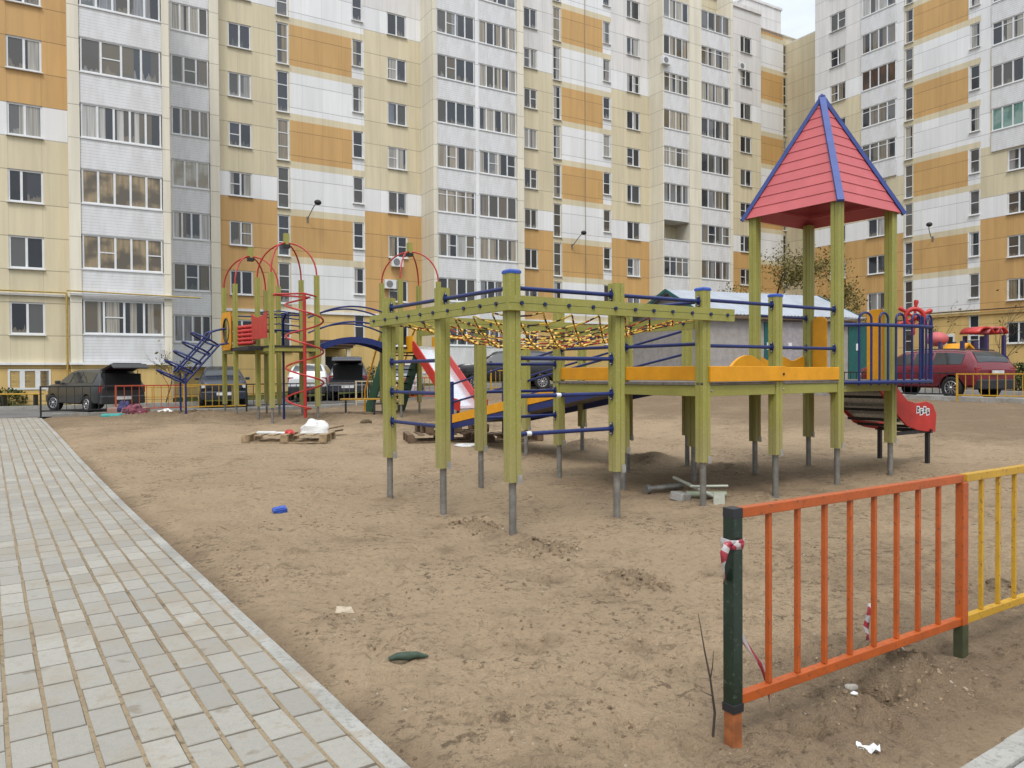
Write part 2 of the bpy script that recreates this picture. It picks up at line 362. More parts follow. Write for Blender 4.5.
# ------------------------------------------------------------------ apartment blocks
class Block:
    def __init__(s, name, label, org, ang):
        s.root = thing(name, label, 'apartment block', (org[0], org[1], 0), ang)
        s.o = Vector((org[0], org[1], 0)); s.ex = Vector((math.cos(ang), math.sin(ang), 0)); s.ey = Vector((-math.sin(ang), math.cos(ang), 0))
        s.wall = MB(); s.pool = {}
    def t(s, px, d=0.0, py=170):                       # where a line of sight meets the facade plane
        r = ray(px, py); q = s.o - s.ey*d
        k = (q - CAM).dot(s.ey) / r.dot(s.ey)
        return (CAM + r*k - s.o).dot(s.ex)
    def face(s, x0, x1, y, z0, z1, opens, colour, cuts=(), depth=.12):
        xs = sorted({x0, x1, *[a for o in opens for a in o[:2]]}); zs = sorted({z0, z1, *[a for o in opens for a in o[2:4]], *[c for c in cuts if z0 < c < z1]})
        for i in range(len(xs)-1):
            for j in range(len(zs)-1):
                a, b, c, d = xs[i], xs[i+1], zs[j], zs[j+1]
                if b-a < 1e-4 or d-c < 1e-4: continue
                mx_, mz = (a+b)/2, (c+d)/2
                if any(o[0] < mx_ < o[1] and o[2] < mz < o[3] for o in opens): continue
                s.wall.quad((a, y, c), (b, y, c), (b, y, d), (a, y, d), colour(mz))
        for (a, b, c, d) in opens:
            e = y+depth
            s.wall.quad((a,y,c),(a,e,c),(a,e,d),(a,y,d), RV); s.wall.quad((b,e,c),(b,y,c),(b,y,d),(b,e,d), RV)
            s.wall.quad((a,e,c),(a,y,c),(b,y,c),(b,e,c), RV); s.wall.quad((a,y,d),(a,e,d),(b,e,d),(b,y,d), RV)
    def window(s, name, a, b, c, d, y, mull=(.5,), trans=(), fw=.075, pane=None, parent=None, sill=True):
        w_, h = round(b-a, 3), round(d-c, 3)
        key = (name, w_, h, tuple(mull), tuple(trans), pane)
        if key not in s.pool:
            f = MB(); T = .06
            f.box(0, fw, 0, T, 0, h); f.box(w_-fw, w_, 0, T, 0, h); f.box(fw, w_-fw, 0, T, 0, fw); f.box(fw, w_-fw, 0, T, h-fw, h)
            xs = [0] + [m_*w_ for m_ in mull] + [w_]
            for m_ in mull: f.box(m_*w_-fw*.62, m_*w_+fw*.62, 0, T, fw, h-fw)
            for (k, fz) in trans:
                f.box(xs[k]+fw*.62, xs[k+1]-fw*.62, .005, T-.005, fz*h-.025, fz*h+.025)
            if sill: f.box(-.04, w_+.04, -.17, .0, -.05, -.015)
            g = MB(); g.box(fw*.5, w_-fw*.5, .03, .045, fw*.5, h-fw*.5)
            s.pool[key] = (f.mesh(name, m_white), g.mesh('pane', pane or m_pane))
        fm, gm_ = s.pool[key]
        fo = bpy.data.objects.new(name, fm); COL.objects.link(fo); fo.parent = parent or s.root
        fo.location = (a, y, c)
        go = bpy.data.objects.new('pane', gm_); COL.objects.link(go); go.parent = fo
        if parent is not None:                          # keep thing > part > sub-part
            go.parent = parent; go.location = (a, y, c)
        return fo
    def balcony(s, x0, x1, d, k, glazed=True, n=4, style=0, deep=None, pane=None):
        z = 3.3+2.8*k; deep = d if deep is None else deep
        m = MB(); m.box(0, x1-x0, 0, deep-.02, -1.32, -.03); m.box(-.0, x1-x0, -.05, .03, -.028, .02, 1)
        b = m.build('balcony', [m_siding, m_white], s.root); b.location = (x0, -d, z)
        if glazed:
            mull = [i/n for i in range(1, n)]
            tr = []
            if style == 1: tr = [(i, .76) for i in range(n)]
            elif style == 2: tr = [(1, .5)]
            elif style == 3: tr = [(1, .5), (n-1, .5)]
            s.window('balcony_frame', .03, x1-x0-.03, .022, 1.5, .03, mull, tr, fw=.07, pane=pane or m_pane2, parent=b, sill=False)
            m2 = MB(); m2.box(0, x1-x0, .0, .06, 1.49, 1.52); c = m2.build('balcony_head', m_white, b)
        return b
    def done(s):
        return s.wall.build('wall', FM, s.root)

def std(z, a_block=False):
    if z < 5.2: return OC if not a_block else BE
    k = math.floor((z-3.25)/2.8); band = (z-3.25)-2.8*k < 1.4
    if k == 3 and band: return WH
    if a_block: return BE if z < 3.25+8.4 else ORA
    if k == 7 and band: return WH
    if z > 3.25+19.6: return GR
    return ORA if z < 3.25+8.4 else BE
CUTS = [5.2, 6.0] + [3.25+1.4*i for i in range(22)]
def core(z):
    if z < 5.2: return OC
    k = math.floor((z-2.9)/2.8); o = z-2.9-2.8*k
    return BE if o > 2.4 else (ORA if k % 2 == 0 else WH)
def corew(z):
    if z < 5.2: return OC
    k = math.floor((z-2.9)/2.8); o = z-2.9-2.8*k
    return BE if o > 2.4 else WH
CC = [5.2] + [2.9+2.8*k for k in range(11)] + [5.3+2.8*k for k in range(11)]
rw = random.Random(5)
def wincol(B, x0, x1, wa, wb, ks, y=0.0, top=32.3, col=std, z0=-.6, h=1.38):
    op = [(wa, wb, 3.3+2.8*k, 3.3+2.8*k+h) for k in ks]
    B.face(x0, x1, y, z0, top, op, col, CUTS)
    for k, o in zip(ks, op):
        tr = rw.choice([(), (), (), ((0, .5),), ((0, .5),), ((1, .52),)])
        B.window('window', *o, y+.05, (.5 if rw.random() < .8 else .38,), tr)
def strips(B, x0, x1, ks, wa, wb, y=0.0, top=32.3, small=False, col=None):
    if small: op = [(wa, wb, 2.9+2.8*k+.75, 2.9+2.8*k+2.4) for k in ks]
    else: op = [(wa, wb, 2.9+2.8*k, 2.9+2.8*k+2.4) for k in ks]
    B.face(x0, x1, y, -.6, top, op, col or (corew if small else (lambda z: BE if z > 5.2 else OC)), CC)
    for o in op:
        B.window('stairwell_window', *o, y+.05, (), ((0, .5),) if small else ((0, .34), (0, .67)))

# --- long main block (facing the playground), set back behind the near block
LA = R(31.0)
L = Block('long_apartment_block', 'long ten storey panel block running behind the playground between the two other blocks', (-15.5, 43.4), LA)
t = L.t
D1 = .6
L.face(-14, t(220), 0, -.6, 32.3, [], std, CUTS)
xa, xb = t(171.5, D1), t(210, D1)
for k in range(0, 9): L.balcony(xa, xb, D1, k, True, 3 if k % 2 else 4, (0, 2, 0, 0, 0, 2, 0, 2, 0)[k], pane={3: m_pwhite}.get(k))
def pillar(B, x0, x1, d, top=32.3, m=PI_, z0=-.6): B.wall.box(x0, x1, -d, -.003, z0, top, m)
pillar(L, xb+.004, t(219.5, D1), D1+.1); pillar(L, xa-.9, xa-.004, D1+.1)
S1 = t(277)
wincol(L, t(220), S1, t(229), t(252), range(0, 8))
strips(L, S1, t(290.5), range(0, 9), S1+.02, t(289.5))
L.face(t(290.5), t(352.5), 0, -.6, 32.3, [], core, CC)
strips(L, t(352.5), t(364.5), range(0, 9), t(353), t(363.5), small=True)
wincol(L, t(364.5), t(421), t(388), t(407), range(0, 9))
D2 = 1.8
a0 = t(421)
a1, a2, a3, a4, a5 = t(437, D2), t(475.5, D2), t(479, D2), t(517, D2), t(523.5, D2)
L.face(a0, t(523.5), 0, -.6, 32.3, [], lambda z: BE, CUTS)
L.wall.box(a0, a1-.004, -D2-.08, -.003, -.6, 32.3, PI_); pillar(L, a2+.004, a3-.004, D2+.02, m=WH); pillar(L, a4+.004, a5, D2+.08)
for k in range(0, 10):
    L.balcony(a1, a2, D2, k, True, 4, (0, 0, 3, 1, 2, 0, 2, 2, 2, 2)[k]); L.balcony(a3, a4, D2, k, True, (4, 5, 4, 4, 4, 5, 5, 5, 4, 4)[k], (0, 0, 0, 0, 3, 0, 0, 0, 0, 2)[k])
wincol(L, t(523.5), t(553), t(524.3), t(537.5), range(0, 10))
strips(L, t(553), t(562), range(0, 10), t(553.4), t(561.2))
L.face(t(562), t(603), 0, -.6, 32.3, [], core, CC)
strips(L, t(603), t(611.5), range(0, 10), t(603.4), t(610.6), small=True)
D3 = 1.5
wincol(L, t(611.5), t(649), t(627), t(640), range(0, 10))
L.face(t(649), t(731), 0, -.6, 32.3, [], lambda z: BE, CUTS)
b1, b2, b3, b4, b5 = t(663.5, D3), t(689, D3), t(701, D3), t(730, D3), t(732.5, D3)
L.wall.box(t(649), b1-.004, -D3-.08, -.003, -.6, 32.3, PI_); pillar(L, b2+.004, b3-.004, D3+.08); pillar(L, b4+.004, b5, D3+.08)
for k in range(0, 10):
    L.balcony(b1, b2, D3, k, k != 3, 4, (0, 0, 1, 0, 0, 1, 0, 1, 0, 0)[k], deep=None if k != 3 else .12); L.balcony(b3, b4, D3, k, True, 4, (0, 0, 0, 3, 0, 0, 0, 0, 1, 0)[k])
L.window('window', b1+.1, b1+1.5, 10.6, 12.9, -.07, (.5,), ())
wincol(L, t(731), t(761), t(740.5), t(751.5), range(0, 10))
c0 = t(761)
L.face(c0, t(783, -.5), .5, -.6, 31.4, [], core, CC)
L.wall.quad((c0, 0, -.6), (c0, .5, -.6), (c0, .5, 32.3), (c0, 0, 32.3), BE)
strips(L, t(783, -.5), t(800, -.5), range(2, 10), t(783.3, -.5), t(789, -.5), y=.5, top=31.4)
xe = t(800, -.5)
m = MB()
m.box(-14, c0, .02, 12, 32.0, 32.35); m.box(-14, c0, -.12, .0, 32.1, 32.42); m.box(c0, xe, .5, 12, 31.1, 31.45)
m.box(-14, xe, 12, 12.2, -.6, 32.0, 0); m.box(-14.2, -14, 0, 12, -.6, 32, 0)
m.build('roof', m_greyc, L.root)
m = MB(); m.box(t(745, -3), t(781, -3), 3, 8, 32.36, 35.2); m.box(t(745, -3)-.1, t(781, -3)+.1, 2.9, 8.1, 35.2, 35.4); m.build('lift_house', m_greyc, L.root)
m = MB(); m.box(-14, a0, -.1, -.004, 5.15, 5.3); m.box(a5, t(649), -.1, -.004, 5.15, 5.3); m.build('ledge', m_whitec, L.root)
m = MB(); m.tube([(t(585), -.06, 3), (t(585), -.06, 32.2)], .022, 8); m.build('downpipe', paint('weathered_pipe', (.34, .29, .22), .6), L.root)
def wall_lamp(B, px, py, flip=1):
    x = B.t(px, .9, py); p = ray(px, py); k = (B.o - B.ey*.9 - CAM).dot(B.ey)/p.dot(B.ey); z = (CAM + p*k).z
    m = MB(); m.tube([(x-.25*flip, 0, z-.75), (x-.25*flip, -.25, z-.65), (x-.1*flip, -.75, z-.15), (x, -.9, z)], .03, 6)
    m.box(x-.25*flip-.06, x-.25*flip+.06, -.03, 0, z-.95, z-.6)
    a = m.build('wall_lamp', m_pipe, B.root)
    h = MB(); h.ball((x+.08*flip, -1.0, z+.08), .26, 0, 10, 6, (.85, .7, .62)); h.build('lamp_head', m_dark, a)
wall_lamp(L, 316, 204); wall_lamp(L, 582, 234)
m_fan = paint('fan_grey', (.22, .22, .23), .5)
def air_unit(B, px, py, d=.35):
    x = B.t(px, d, py); p = ray(px, py); k = (B.o - B.ey*d - CAM).dot(B.ey)/p.dot(B.ey); z = (CAM+p*k).z
    m = MB(); m.box(x-.38, x+.38, -d, -d+.3, z-.28, z+.28, 0, .02); a = m.build('air_conditioner', m_white, B.root)
    f = MB(); f.disc_y((x-.08, z), .22, -d-.012, -d-.002, 0, 16); f.build('fan_grille', m_fan, a)
air_unit(L, 398, 262, .4); air_unit(L, 391, 284, .4); air_unit(L, 667, 60, D3+.35); air_unit(L, 743, 66, .2)
# entrance with its canopy
m = MB(); ex0, ex1 = t(318, 2.2, 322), t(352, 2.2, 322)
m.box(ex0, ex1, -2.4, -.01, 3.05, 3.2); m.box(ex0-.1, ex1+.1, -2.5, -.01, 3.2, 3.5, 1)
for q in (ex0+.15, ex1-.35): m.box(q, q+.22, -2.3, -2.08, -.2, 3.05, 2)
can = m.build('entrance_canopy', [m_darkwood, paint('canopy_tiles', (.10, .05, .035), .7), m_beige], L.root)
m = MB(); m.box(ex0+.9, ex0+2.3, -.06, -.004, .2, 2.6); m.build('entrance_door', m_dark, L.root)
L.done()

# --- near block at the left edge
A = Block('near_apartment_block', 'near panel block at the left edge with white clad balconies above the dark estate car', (-20.1, 32.7), LA)
t = A.t; DA = 1.0
acol = lambda z: std(z, True) if z > 2.07 else OC
p0, p1, p2, p3 = t(80.3, DA), t(80.5, DA), t(162.5, DA), t(170, DA)
j = t(68)
A.face(-9, t(-30), 0, -.6, 24, [], acol, CUTS)
CUTS.append(2.07)
wincol(A, t(-30), j, t(7.5), t(43), range(0, 7), top=24, col=acol)
A.face(j, p3, 0, -.6, 24, [], lambda z: BE, CUTS)
A.wall.box(j, p0, -DA-.06, -.003, 2.0, 24, PI_); A.wall.box(p2+.004, p3, -DA-.06, -.003, 2.0, 24, PI_)
A.wall.box(j, p3, -DA-.02, -.003, -.6, 1.995, OC)
for k in range(0, 7):
    A.balcony(p1, p2, DA, k, True, (4, 5, 5, 5, 4, 5, 5)[k], (2, 3, 0, 0, 2, 0, 0)[k], pane={1: m_pwarm, 2: m_pwarm}.get(k))
m = MB(); m.box(-9, j, -.14, -.004, 2.0, 2.1); m.box(j-.05, p3+.1, -DA-.16, -DA-.07, 2.0, 2.1); m.box(-9, j, -.12, -.004, 4.95, 5.03); m.box(j-.02, p3+.2, -DA-.2, -DA-.065, 4.95, 5.03)
m.build('ledge', m_whitec, A.root)
m = MB(); yk = -DA-.26
m.tube([(-9, -.2, 5.12), (j-.12, -.2, 5.12), (j-.12, yk, 5.12), (p3+1.2, yk, 5.05)], .035, 6); m.tube([(j-.12, -.2, 5.1), (j-.12, -.2, .1)], .045, 6)
m.build('gas_pipe', paint('gas_pipe_yellow', (.45, .32, .08), .5), A.root)
A.window('basement_window', t(8, .03, 385), t(51, .03, 385), .95, 1.82, -.03, (.3, .36, .66, .72), (), sill=False)
m = MB(); xq = p3-.01
m.box(-9, xq, .02, 6.5, 23.7, 24); m.box(xq-.15, xq-.005, .01, 6.4, -.6, 24); m.box(-9.2, -9, 0, 6.4, -.6, 24); m.build('roof', m_greyc, A.root)
A.done()

# --- right block
B = Block('right_apartment_block', 'panel block on the right with pale upper and orange lower storeys, beyond the red car', (28.75, 55.6), R(-59.0))
t = B.t; DR = .10
r0, r1 = t(815), t(861)
wincol(B, r0, r1, t(830), t(845.5), range(0, 11), top=36)
q0, q1 = t(861, DR), t(896, DR)
op = [(t(867.5), t(887), 3.3+2.8*k, 4.68+2.8*k) for k in range(0, 5)]
B.face(r1, t(896), 0, -.6, 36, op, std, CUTS)
for o in op: B.window('window', *o, .05, (.5,), ())
for k in range(5, 11): B.balcony(q0, q1, DR, k, True, 4, (0, 0, 0, 0, 0, 1, 1, 0, 0, 0, 0)[k], pane={7: m_pbrown}.get(k))
B.face(t(896), t(903.5), 0, -.6, 36, [], lambda z: WH if z > 16 else std(z), CUTS)
strips(B, t(903.5), t(913.5), range(0, 11), t(904.5), t(912.8), top=36)
B.face(t(913.5), t(968), 0, -.6, 36, [], core, CC)
strips(B, t(968), t(980.5), range(0, 11), t(969.5), t(979.6), top=36, small=True)
r5 = t(990)
B.face(t(980.5), r5, 0, -.6, 36, [], lambda z: WH if z > 16.4 else std(z), CUTS+[16.4])
q2, q3 = t(991, DR), t(1046, DR)
op = [(t(1007.5), t(1031), 3.3+2.8*k, 4.7+2.8*k) for k in range(0, 5)]
B.face(r5, t(1062), 0, -.6, 36, op, std, CUTS)
for o in op: B.window('window', *o, .05, (.5,), ((0, .5),) if o[2] > 8 else ())
for k in range(5, 11): B.balcony(q2, q3, DR, k, True, 5, (0, 0, 0, 0, 0, 0, 0, 1, 0, 0, 0)[k], pane={5: m_pteal}.get(k))
B.face(t(1062), t(1062)+18, 0, -.6, 36, [], std, CUTS)
xl = (Vector((L.o + L.ex*L.t(789))) - B.o).dot(B.ex)
B.face(xl-.6, r0, 2.8, -.6, 30.6, [], lambda z: BE, CUTS)
B.wall.quad((r0, 2.8, -.6), (r0, 0, -.6), (r0, 0, 36), (r0, 2.8, 36), BE)
xr = t(1062)+18
m = MB(); m.box(r0, xr, .02, 12, 35.7, 36.1); m.box(xl-.6, r0, 2.82, 9, 30.3, 30.7); m.box(xr-.2, xr-.005, .02, 12, -.6, 35.7); m.box(r0, xr, 12, 12.2, -.6, 35.7)
m.build('roof', m_greyc, B.root)
m = MB(); m.box(r1+.1, t(1062)+18, -.12, -.004, 5.3, 5.48); m.build('ledge', m_ochre, B.root)
m = MB(); m.tube([(r1, -.2, 5.6), (t(1062)+10, -.2, 5.6)], .04, 6); m.build('gas_pipe', m_dark, B.root)
for a_, b_ in ((945, 954.5), (968.5, 980)):
    m = MB(); m.box(B.t(a_, .02, 340), B.t(b_, .02, 340), -.05, -.004, .6, 4.1); d_ = m.build('stair_door', m_white, B.root)
    g = MB(); g.box(B.t(a_, .02, 340)+.18, B.t(b_, .02, 340)-.1, -.07, -.052, .7, 3.9); g.build('door_panel', m_dark, d_)
wall_lamp(B, 929, 226, 1)
B.done()
# ------------------------------------------------------------------ main play structure
MOD = 1.32
PS = .125
def groove_poly(s=PS, g=.010, d=.008, b=.006):
    h = s/2; p = []
    for (ax, ay, bx, by) in ((-1,-1,1,-1), (1,-1,1,1), (1,1,-1,1), (-1,1,-1,-1)):
        A_ = Vector((ax*h, ay*h)); B_ = Vector((bx*h, by*h)); dr = (B_-A_).normalized(); inn = Vector((-dr.y, dr.x))
        mid = (A_+B_)/2
        p += [A_+dr*b, mid-dr*g*.6, mid-dr*g*.25+inn*d, mid+dr*g*.25+inn*d, mid+dr*g*.6, B_-dr*b]
    return [(q.x, q.y) for q in p]
GP = groove_poly()
def add_posts(root, base, rz, spots, bottom, far=False):
    """spots: (x, y, top, cap) in the thing's own axes"""
    c, s = math.cos(rz), math.sin(rz)
    for (x, y, top, cap) in spots:
        m = MB(); m.prism([(x+a, y+b) for a, b in GP], bottom, top)
        po = m.build('post', m_post, root)
        wx, wy = base[0]+x*c-y*s, base[1]+x*s+y*c
        g = H(wx, wy)-base[2]
        f = MB(); f.tube([(x, y, bottom+.1), (x, y, g-.15)], .037 if not far else .034, 10)
        f.prism([(x+.085*math.cos(k*math.pi/5), y+.085*math.sin(k*math.pi/5)) for k in range(10)], g+.002, g+.012)
        f.build('foot_pipe', m_pipe, po)
        if not far:
            f = MB(); h = PS/2
            f.box(x+.012, x+h+.003, y-h-.006, y-h-.001, bottom-.012, bottom+.07)
            f.build('bracket', m_steel, po)
        if cap:
            f = MB(); h = PS/2+.004
            f.box(x-h, x+h, y-h, y+h, top, top+.022, 0); f.prism([(x-h, y-h), (x+h, y-h), (x+h, y+h), (x-h, y+h)], top+.0222, top+.037, 0, .8)
            f.build('cap', m_bluecap, po)
def rail(root, a, b, name='rail', r=.0215, plate=True, m=None):
    a, b = Vector(a), Vector(b); d = (b-a).normalized(); h = PS/2
    q = MB(); A_, B_ = a+d*h, b-d*h
    q.tube([A_, B_], r, 10)
    if plate:
        for P_, sg in ((A_, 1), (B_, -1)):
            dh = Vector((d.x, d.y, 0)).normalized(); side = Vector((-dh.y, dh.x, 0)); c_ = P_ + dh*sg*.006
            n = 10; ring = [c_ + side*(.025*math.cos(2*math.pi*k/n)) + Vector((0, 0, .068*math.sin(2*math.pi*k/n))) for k in range(n)]
            ring2 = [p + dh*sg*.008 for p in ring]
            q.add(ring+ring2, [tuple(range(n)), tuple(range(2*n-1, n-1, -1))]+[(k, n+k, n+(k+1) % n, (k+1) % n) for k in range(n)])
            q.tube([P_, P_+d*sg*.035], r*1.3, 8)
            for zz in (-.05, .05):
                q.ball(P_ + dh*sg*.017 + Vector((0, 0, zz)), .010, 1, 6, 4)
    return q.build(name, [m or m_blue, m_steel], root)

B0 = (0.0, 7.14, 0.0)
P = thing('play_structure', 'big green posted climbing structure with red pyramid roof tower, rope net and orange sided deck', 'play structure', B0, UA)
g = lambda i, j: (i*MOD, j*MOD)
spots = []
TT = 3.84
for (i, j, top, cap) in [(0,0,2.48,1),(1,0,2.47,0),(2,0,2.47,1),(3,0,2.47,1),(4,0,TT,0),(5,0,TT,0),(4,1,TT,0),(5,1,TT,0),(0,1,2.47,0),(0,2,2.47,0),
                         (1,2,2.2,0),(2,2,2.4,0),(2,1,2.4,0),(3,1,1.40,0),(3,2,2.47,0),(4,2,2.47,0),(3,4,2.0,0),(4,4,2.0,0)]:
    spots.append((i*MOD, j*MOD, top, cap))
add_posts(P, B0, UA, spots, .525)
RZ = (2.35, 1.69, 1.33, .97)
def rr(i0, j0, i1, j1, zs):
    for z in zs: rail(P, (i0*MOD, j0*MOD, z), (i1*MOD, j1*MOD, z))
rr(0,0,1,0,RZ); rr(1,0,2,0,(2.35,)); rr(2,0,3,0,(2.37,1.85)); rr(3,0,4,0,(2.37,1.85)); rr(0,0,0,1,(2.35,)); rr(0,1,0,2,RZ)
rr(2,0,2,1,(2.35,1.87)); rr(2,1,2,2,(1.88,)); rr(1,2,2,2,(1.67,1.3,.95)); rr(4,1,5,1,(2.38,1.91)); rr(3,1,4,1,(2.3,)) if False else None
# beams round the net, bolted to the outside of the posts
E = 2*MOD
def beam(a, b, n, out):
    q = MB(); q.bar(a, b, .045, .14)
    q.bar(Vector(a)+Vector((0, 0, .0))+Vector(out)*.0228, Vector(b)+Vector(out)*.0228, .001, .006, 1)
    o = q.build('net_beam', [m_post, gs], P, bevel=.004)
    d = Vector(b)-Vector(a)
    for i in range(n):
        k = MB()
        c_ = Vector(a) + d*((i+.5)/n) + Vector(out)*.022
        c_ += d.normalized()*(.02*math.sin(i*5.1))
        if abs(out[1]) > .5: k.disc_y((c_.x, c_.z), .02, min(c_.y, c_.y+out[1]*.018), max(c_.y, c_.y+out[1]*.018), 0, 6)
        else:
            n_ = 6; vs = [(xx, c_.y+.02*math.cos(2*math.pi*q_/n_), c_.z+.02*math.sin(2*math.pi*q_/n_)) for xx in (c_.x, c_.x+out[0]*.018) for q_ in range(n_)]
            k.add(vs, [tuple(range(n_)), tuple(range(2*n_-1, n_-1, -1))]+[(q_, (q_+1) % n_, n_+(q_+1) % n_, n_+q_) for q_ in range(n_)])
        k.build('bolt', m_bolt, o)
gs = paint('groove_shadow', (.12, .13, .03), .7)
off = PS/2+.0235
beam((-off-.022, -off, 2.2), (E+.42, -off, 2.2), 11, (0, -1, 0))
beam((-off, -off+.024, 2.2), (-off, E+.32, 2.2), 10, (-1, 0, 0))
beam((-off+.03, E-off, 2.19), (E+.2, E-off, 2.19), 9, (0, -1, 0))
beam((E+off, .2, 2.12), (E+off, E-.1, 2.12), 8, (-1, 0, 0))
# rope net
q = MB(); knots = []; N = 7
def nz_(x, y):
    fx, fy = min(1, max(0, x/E)), min(1, max(0, y/E))
    return 2.13 - .30*(4*fx*(1-fx))**.75*(4*fy*(1-fy))**.75 + .025*noise.noise(Vector((x*2, y*2, 3)))
ed = .06
def npt(i, j): return Vector((ed+(E-2*ed)*i/N, ed+(E-2*ed)*j/N, nz_(E*i/N, E*j/N)))
# two families of diagonals, as in the photograph
for s_ in range(-N, N+1):
    for fam in (0, 1):
        pts = []
        for k in range(0, N*4+1):
            i = k/4; j = i+s_ if fam == 0 else N-(i+s_)
            if -1e-6 <= j <= N+1e-6: pts.append(npt(i, j)+Vector((0, 0, .006 if fam else -.006)))
        if len(pts) > 1: q.tube(pts, .0098, 6)
for i in range(0, N+1):
    for j in range(0, N+1):
        for h_ in (0, .5):
            a, b = i+h_, j+h_
            if 0 < a < N and 0 < b < N:
                knots.append(npt(a, b))
net = q.build('climbing_net', m_rope, P)
kn = MB(); kn.ball((0, 0, 0), .024, 0, 8, 5, (1.25, 1.25, .8)); kme = kn.mesh('net_knot', m_knot)
for kp in knots:
    o = bpy.data.objects.new('net_knot', kme); COL.objects.link(o); o.parent = net; o.location = kp
# deck
ZD = 1.43
def deck(x0, x1, y0, y1, n):
    d = MB()
    for k in range(n):
        a = y0+(y1-y0)*k/n; d.box(x0, x1, a+.004, a+(y1-y0)/n-.004, ZD-.03, ZD)
    d.build('deck_floor', m_deck, P)
hp = PS/2
deck(E-hp, 4*MOD-.002, -hp, E+hp, 18); deck(4*MOD, 5*MOD+hp, -hp, MOD+hp, 10)
def dbeam(i0, j0, i1, j1):
    a, b = Vector((i0*MOD, j0*MOD, 1.335)), Vector((i1*MOD, j1*MOD, 1.335)); d = (b-a).normalized()
    q = MB(); q.bar(a+d*hp, b-d*hp, .09, .125); q.ball(a+d*(hp+.03)+Vector((-d.y, d.x, 0))*-.048, .014, 1, 6, 4); q.build('deck_beam', [m_post, m_steel], P, bevel=.003)
for a in ((2,0,2,1),(2,1,2,2),(2,0,3,0),(3,0,4,0),(4,0,5,0),(5,0,5,1),(2,2,3,2),(3,2,4,2),(4,1,4,2),(4,1,5,1),(3,1,4,1),(2,1,3,1)): dbeam(*a)
def board(x0, x1, y0, y1, z0, z1, name='side_board', mm=None):
    q = MB(); q.box(x0, x1, y0, y1, z0, z1); return q.build(name, mm or m_yel, P, bevel=.006)
board(E-.012, E+.03, hp, MOD-hp, ZD+.02, ZD+.19); board(E-.012, E+.03, MOD+hp, E-hp, ZD+.02, ZD+.19)
b_ = board(E+.02, 3*MOD+hp+.01, -hp-.04, -hp-.002, ZD+.008, ZD+.185)
q = MB(); q.disc_y((3*MOD+.02, ZD+.09), .016, -hp-.05, -hp-.0405, 0, 8); q.build('bolts', m_dark, b_)
board(3*MOD+hp+.012, 4*MOD-hp, -hp-.01, -hp+.03, ZD+.008, ZD+.175)
def wavy(name, pts, y0, y1, mm, parent=P):              # outline in x-z, thickness along y
    n = len(pts); q = MB()
    q.add([(x, y0, z) for x, z in pts]+[(x, y1, z) for x, z in pts], [tuple(range(n)), tuple(range(2*n-1, n-1, -1))]+[(k, n+k, n+(k+1) % n, (k+1) % n) for k in range(n)])
    return q.build(name, mm, parent, bevel=.005)
x0, x1 = 4.62, 5.36
wavy('side_board', [(x0, ZD+.02), (x1, ZD+.02), (x1, ZD+.2)]+[(x0+(x1-x0)*(1-k/10), ZD+.2+.16*math.sin(math.pi*k/10)**.8) for k in range(1, 10)]+[(x0, ZD+.2)], MOD-hp-.05, MOD-hp-.004, m_yel)
x0, x1 = 5.36, 6.5
wavy('side_board', [(x0, ZD+.02), (x1, ZD+.02)]+[(x1-(x1-x0)*k/16, ZD+.32+.035*math.cos(4*math.pi*k/16)) for k in range(17)], MOD+hp-.06, MOD+hp-.01, m_yel)
# ramp down to the left behind the net
def rp(s): return ZD-.01-.172*s
Ls = 5.25
q = MB(); 
for k in range(22):
    s0, s1 = Ls*k/22+.006, Ls*(k+1)/22-.006
    y0, y1 = E+hp+s0, E+hp+s1
    q.add([(3*MOD+.03, y0, rp(s0)-.03), (4*MOD-.03, y0, rp(s0)-.03), (4*MOD-.03, y1, rp(s1)-.03), (3*MOD+.03, y1, rp(s1)-.03),
           (3*MOD+.03, y0, rp(s0)), (4*MOD-.03, y0, rp(s0)), (4*MOD-.03, y1, rp(s1)), (3*MOD+.03, y1, rp(s1))],
          [(0,3,2,1),(4,5,6,7),(0,1,5,4),(1,2,6,5),(2,3,7,6),(3,0,4,7)])
ramp = q.build('ramp', m_deck, P)
for x in (3*MOD+.005, 4*MOD-.005):
    q = MB(); q.bar((x, E+hp, rp(0)-.085), (x, E+hp+Ls, rp(Ls)-.085), .03, .11); q.build('ramp_stringer', m_blue, ramp)
    q = MB(); q.bar((x, E+hp, rp(0)+.075), (x, E+hp+Ls, rp(Ls)+.075), .035, .17); q.build('ramp_side', m_yel, ramp)
    for dz in (.42, .8):
        q = MB(); q.tube([(x, E+hp, rp(0)+dz), (x, E+hp+Ls, rp(Ls)+dz)], .021, 8); q.build('ramp_rail', m_blue, ramp)
    q = MB(); q.box(x-.03, x+.03, E+Ls+.02, E+Ls+.08, rp(Ls)-.35, rp(Ls)+.86); q.build('ramp_post', m_blue, ramp)
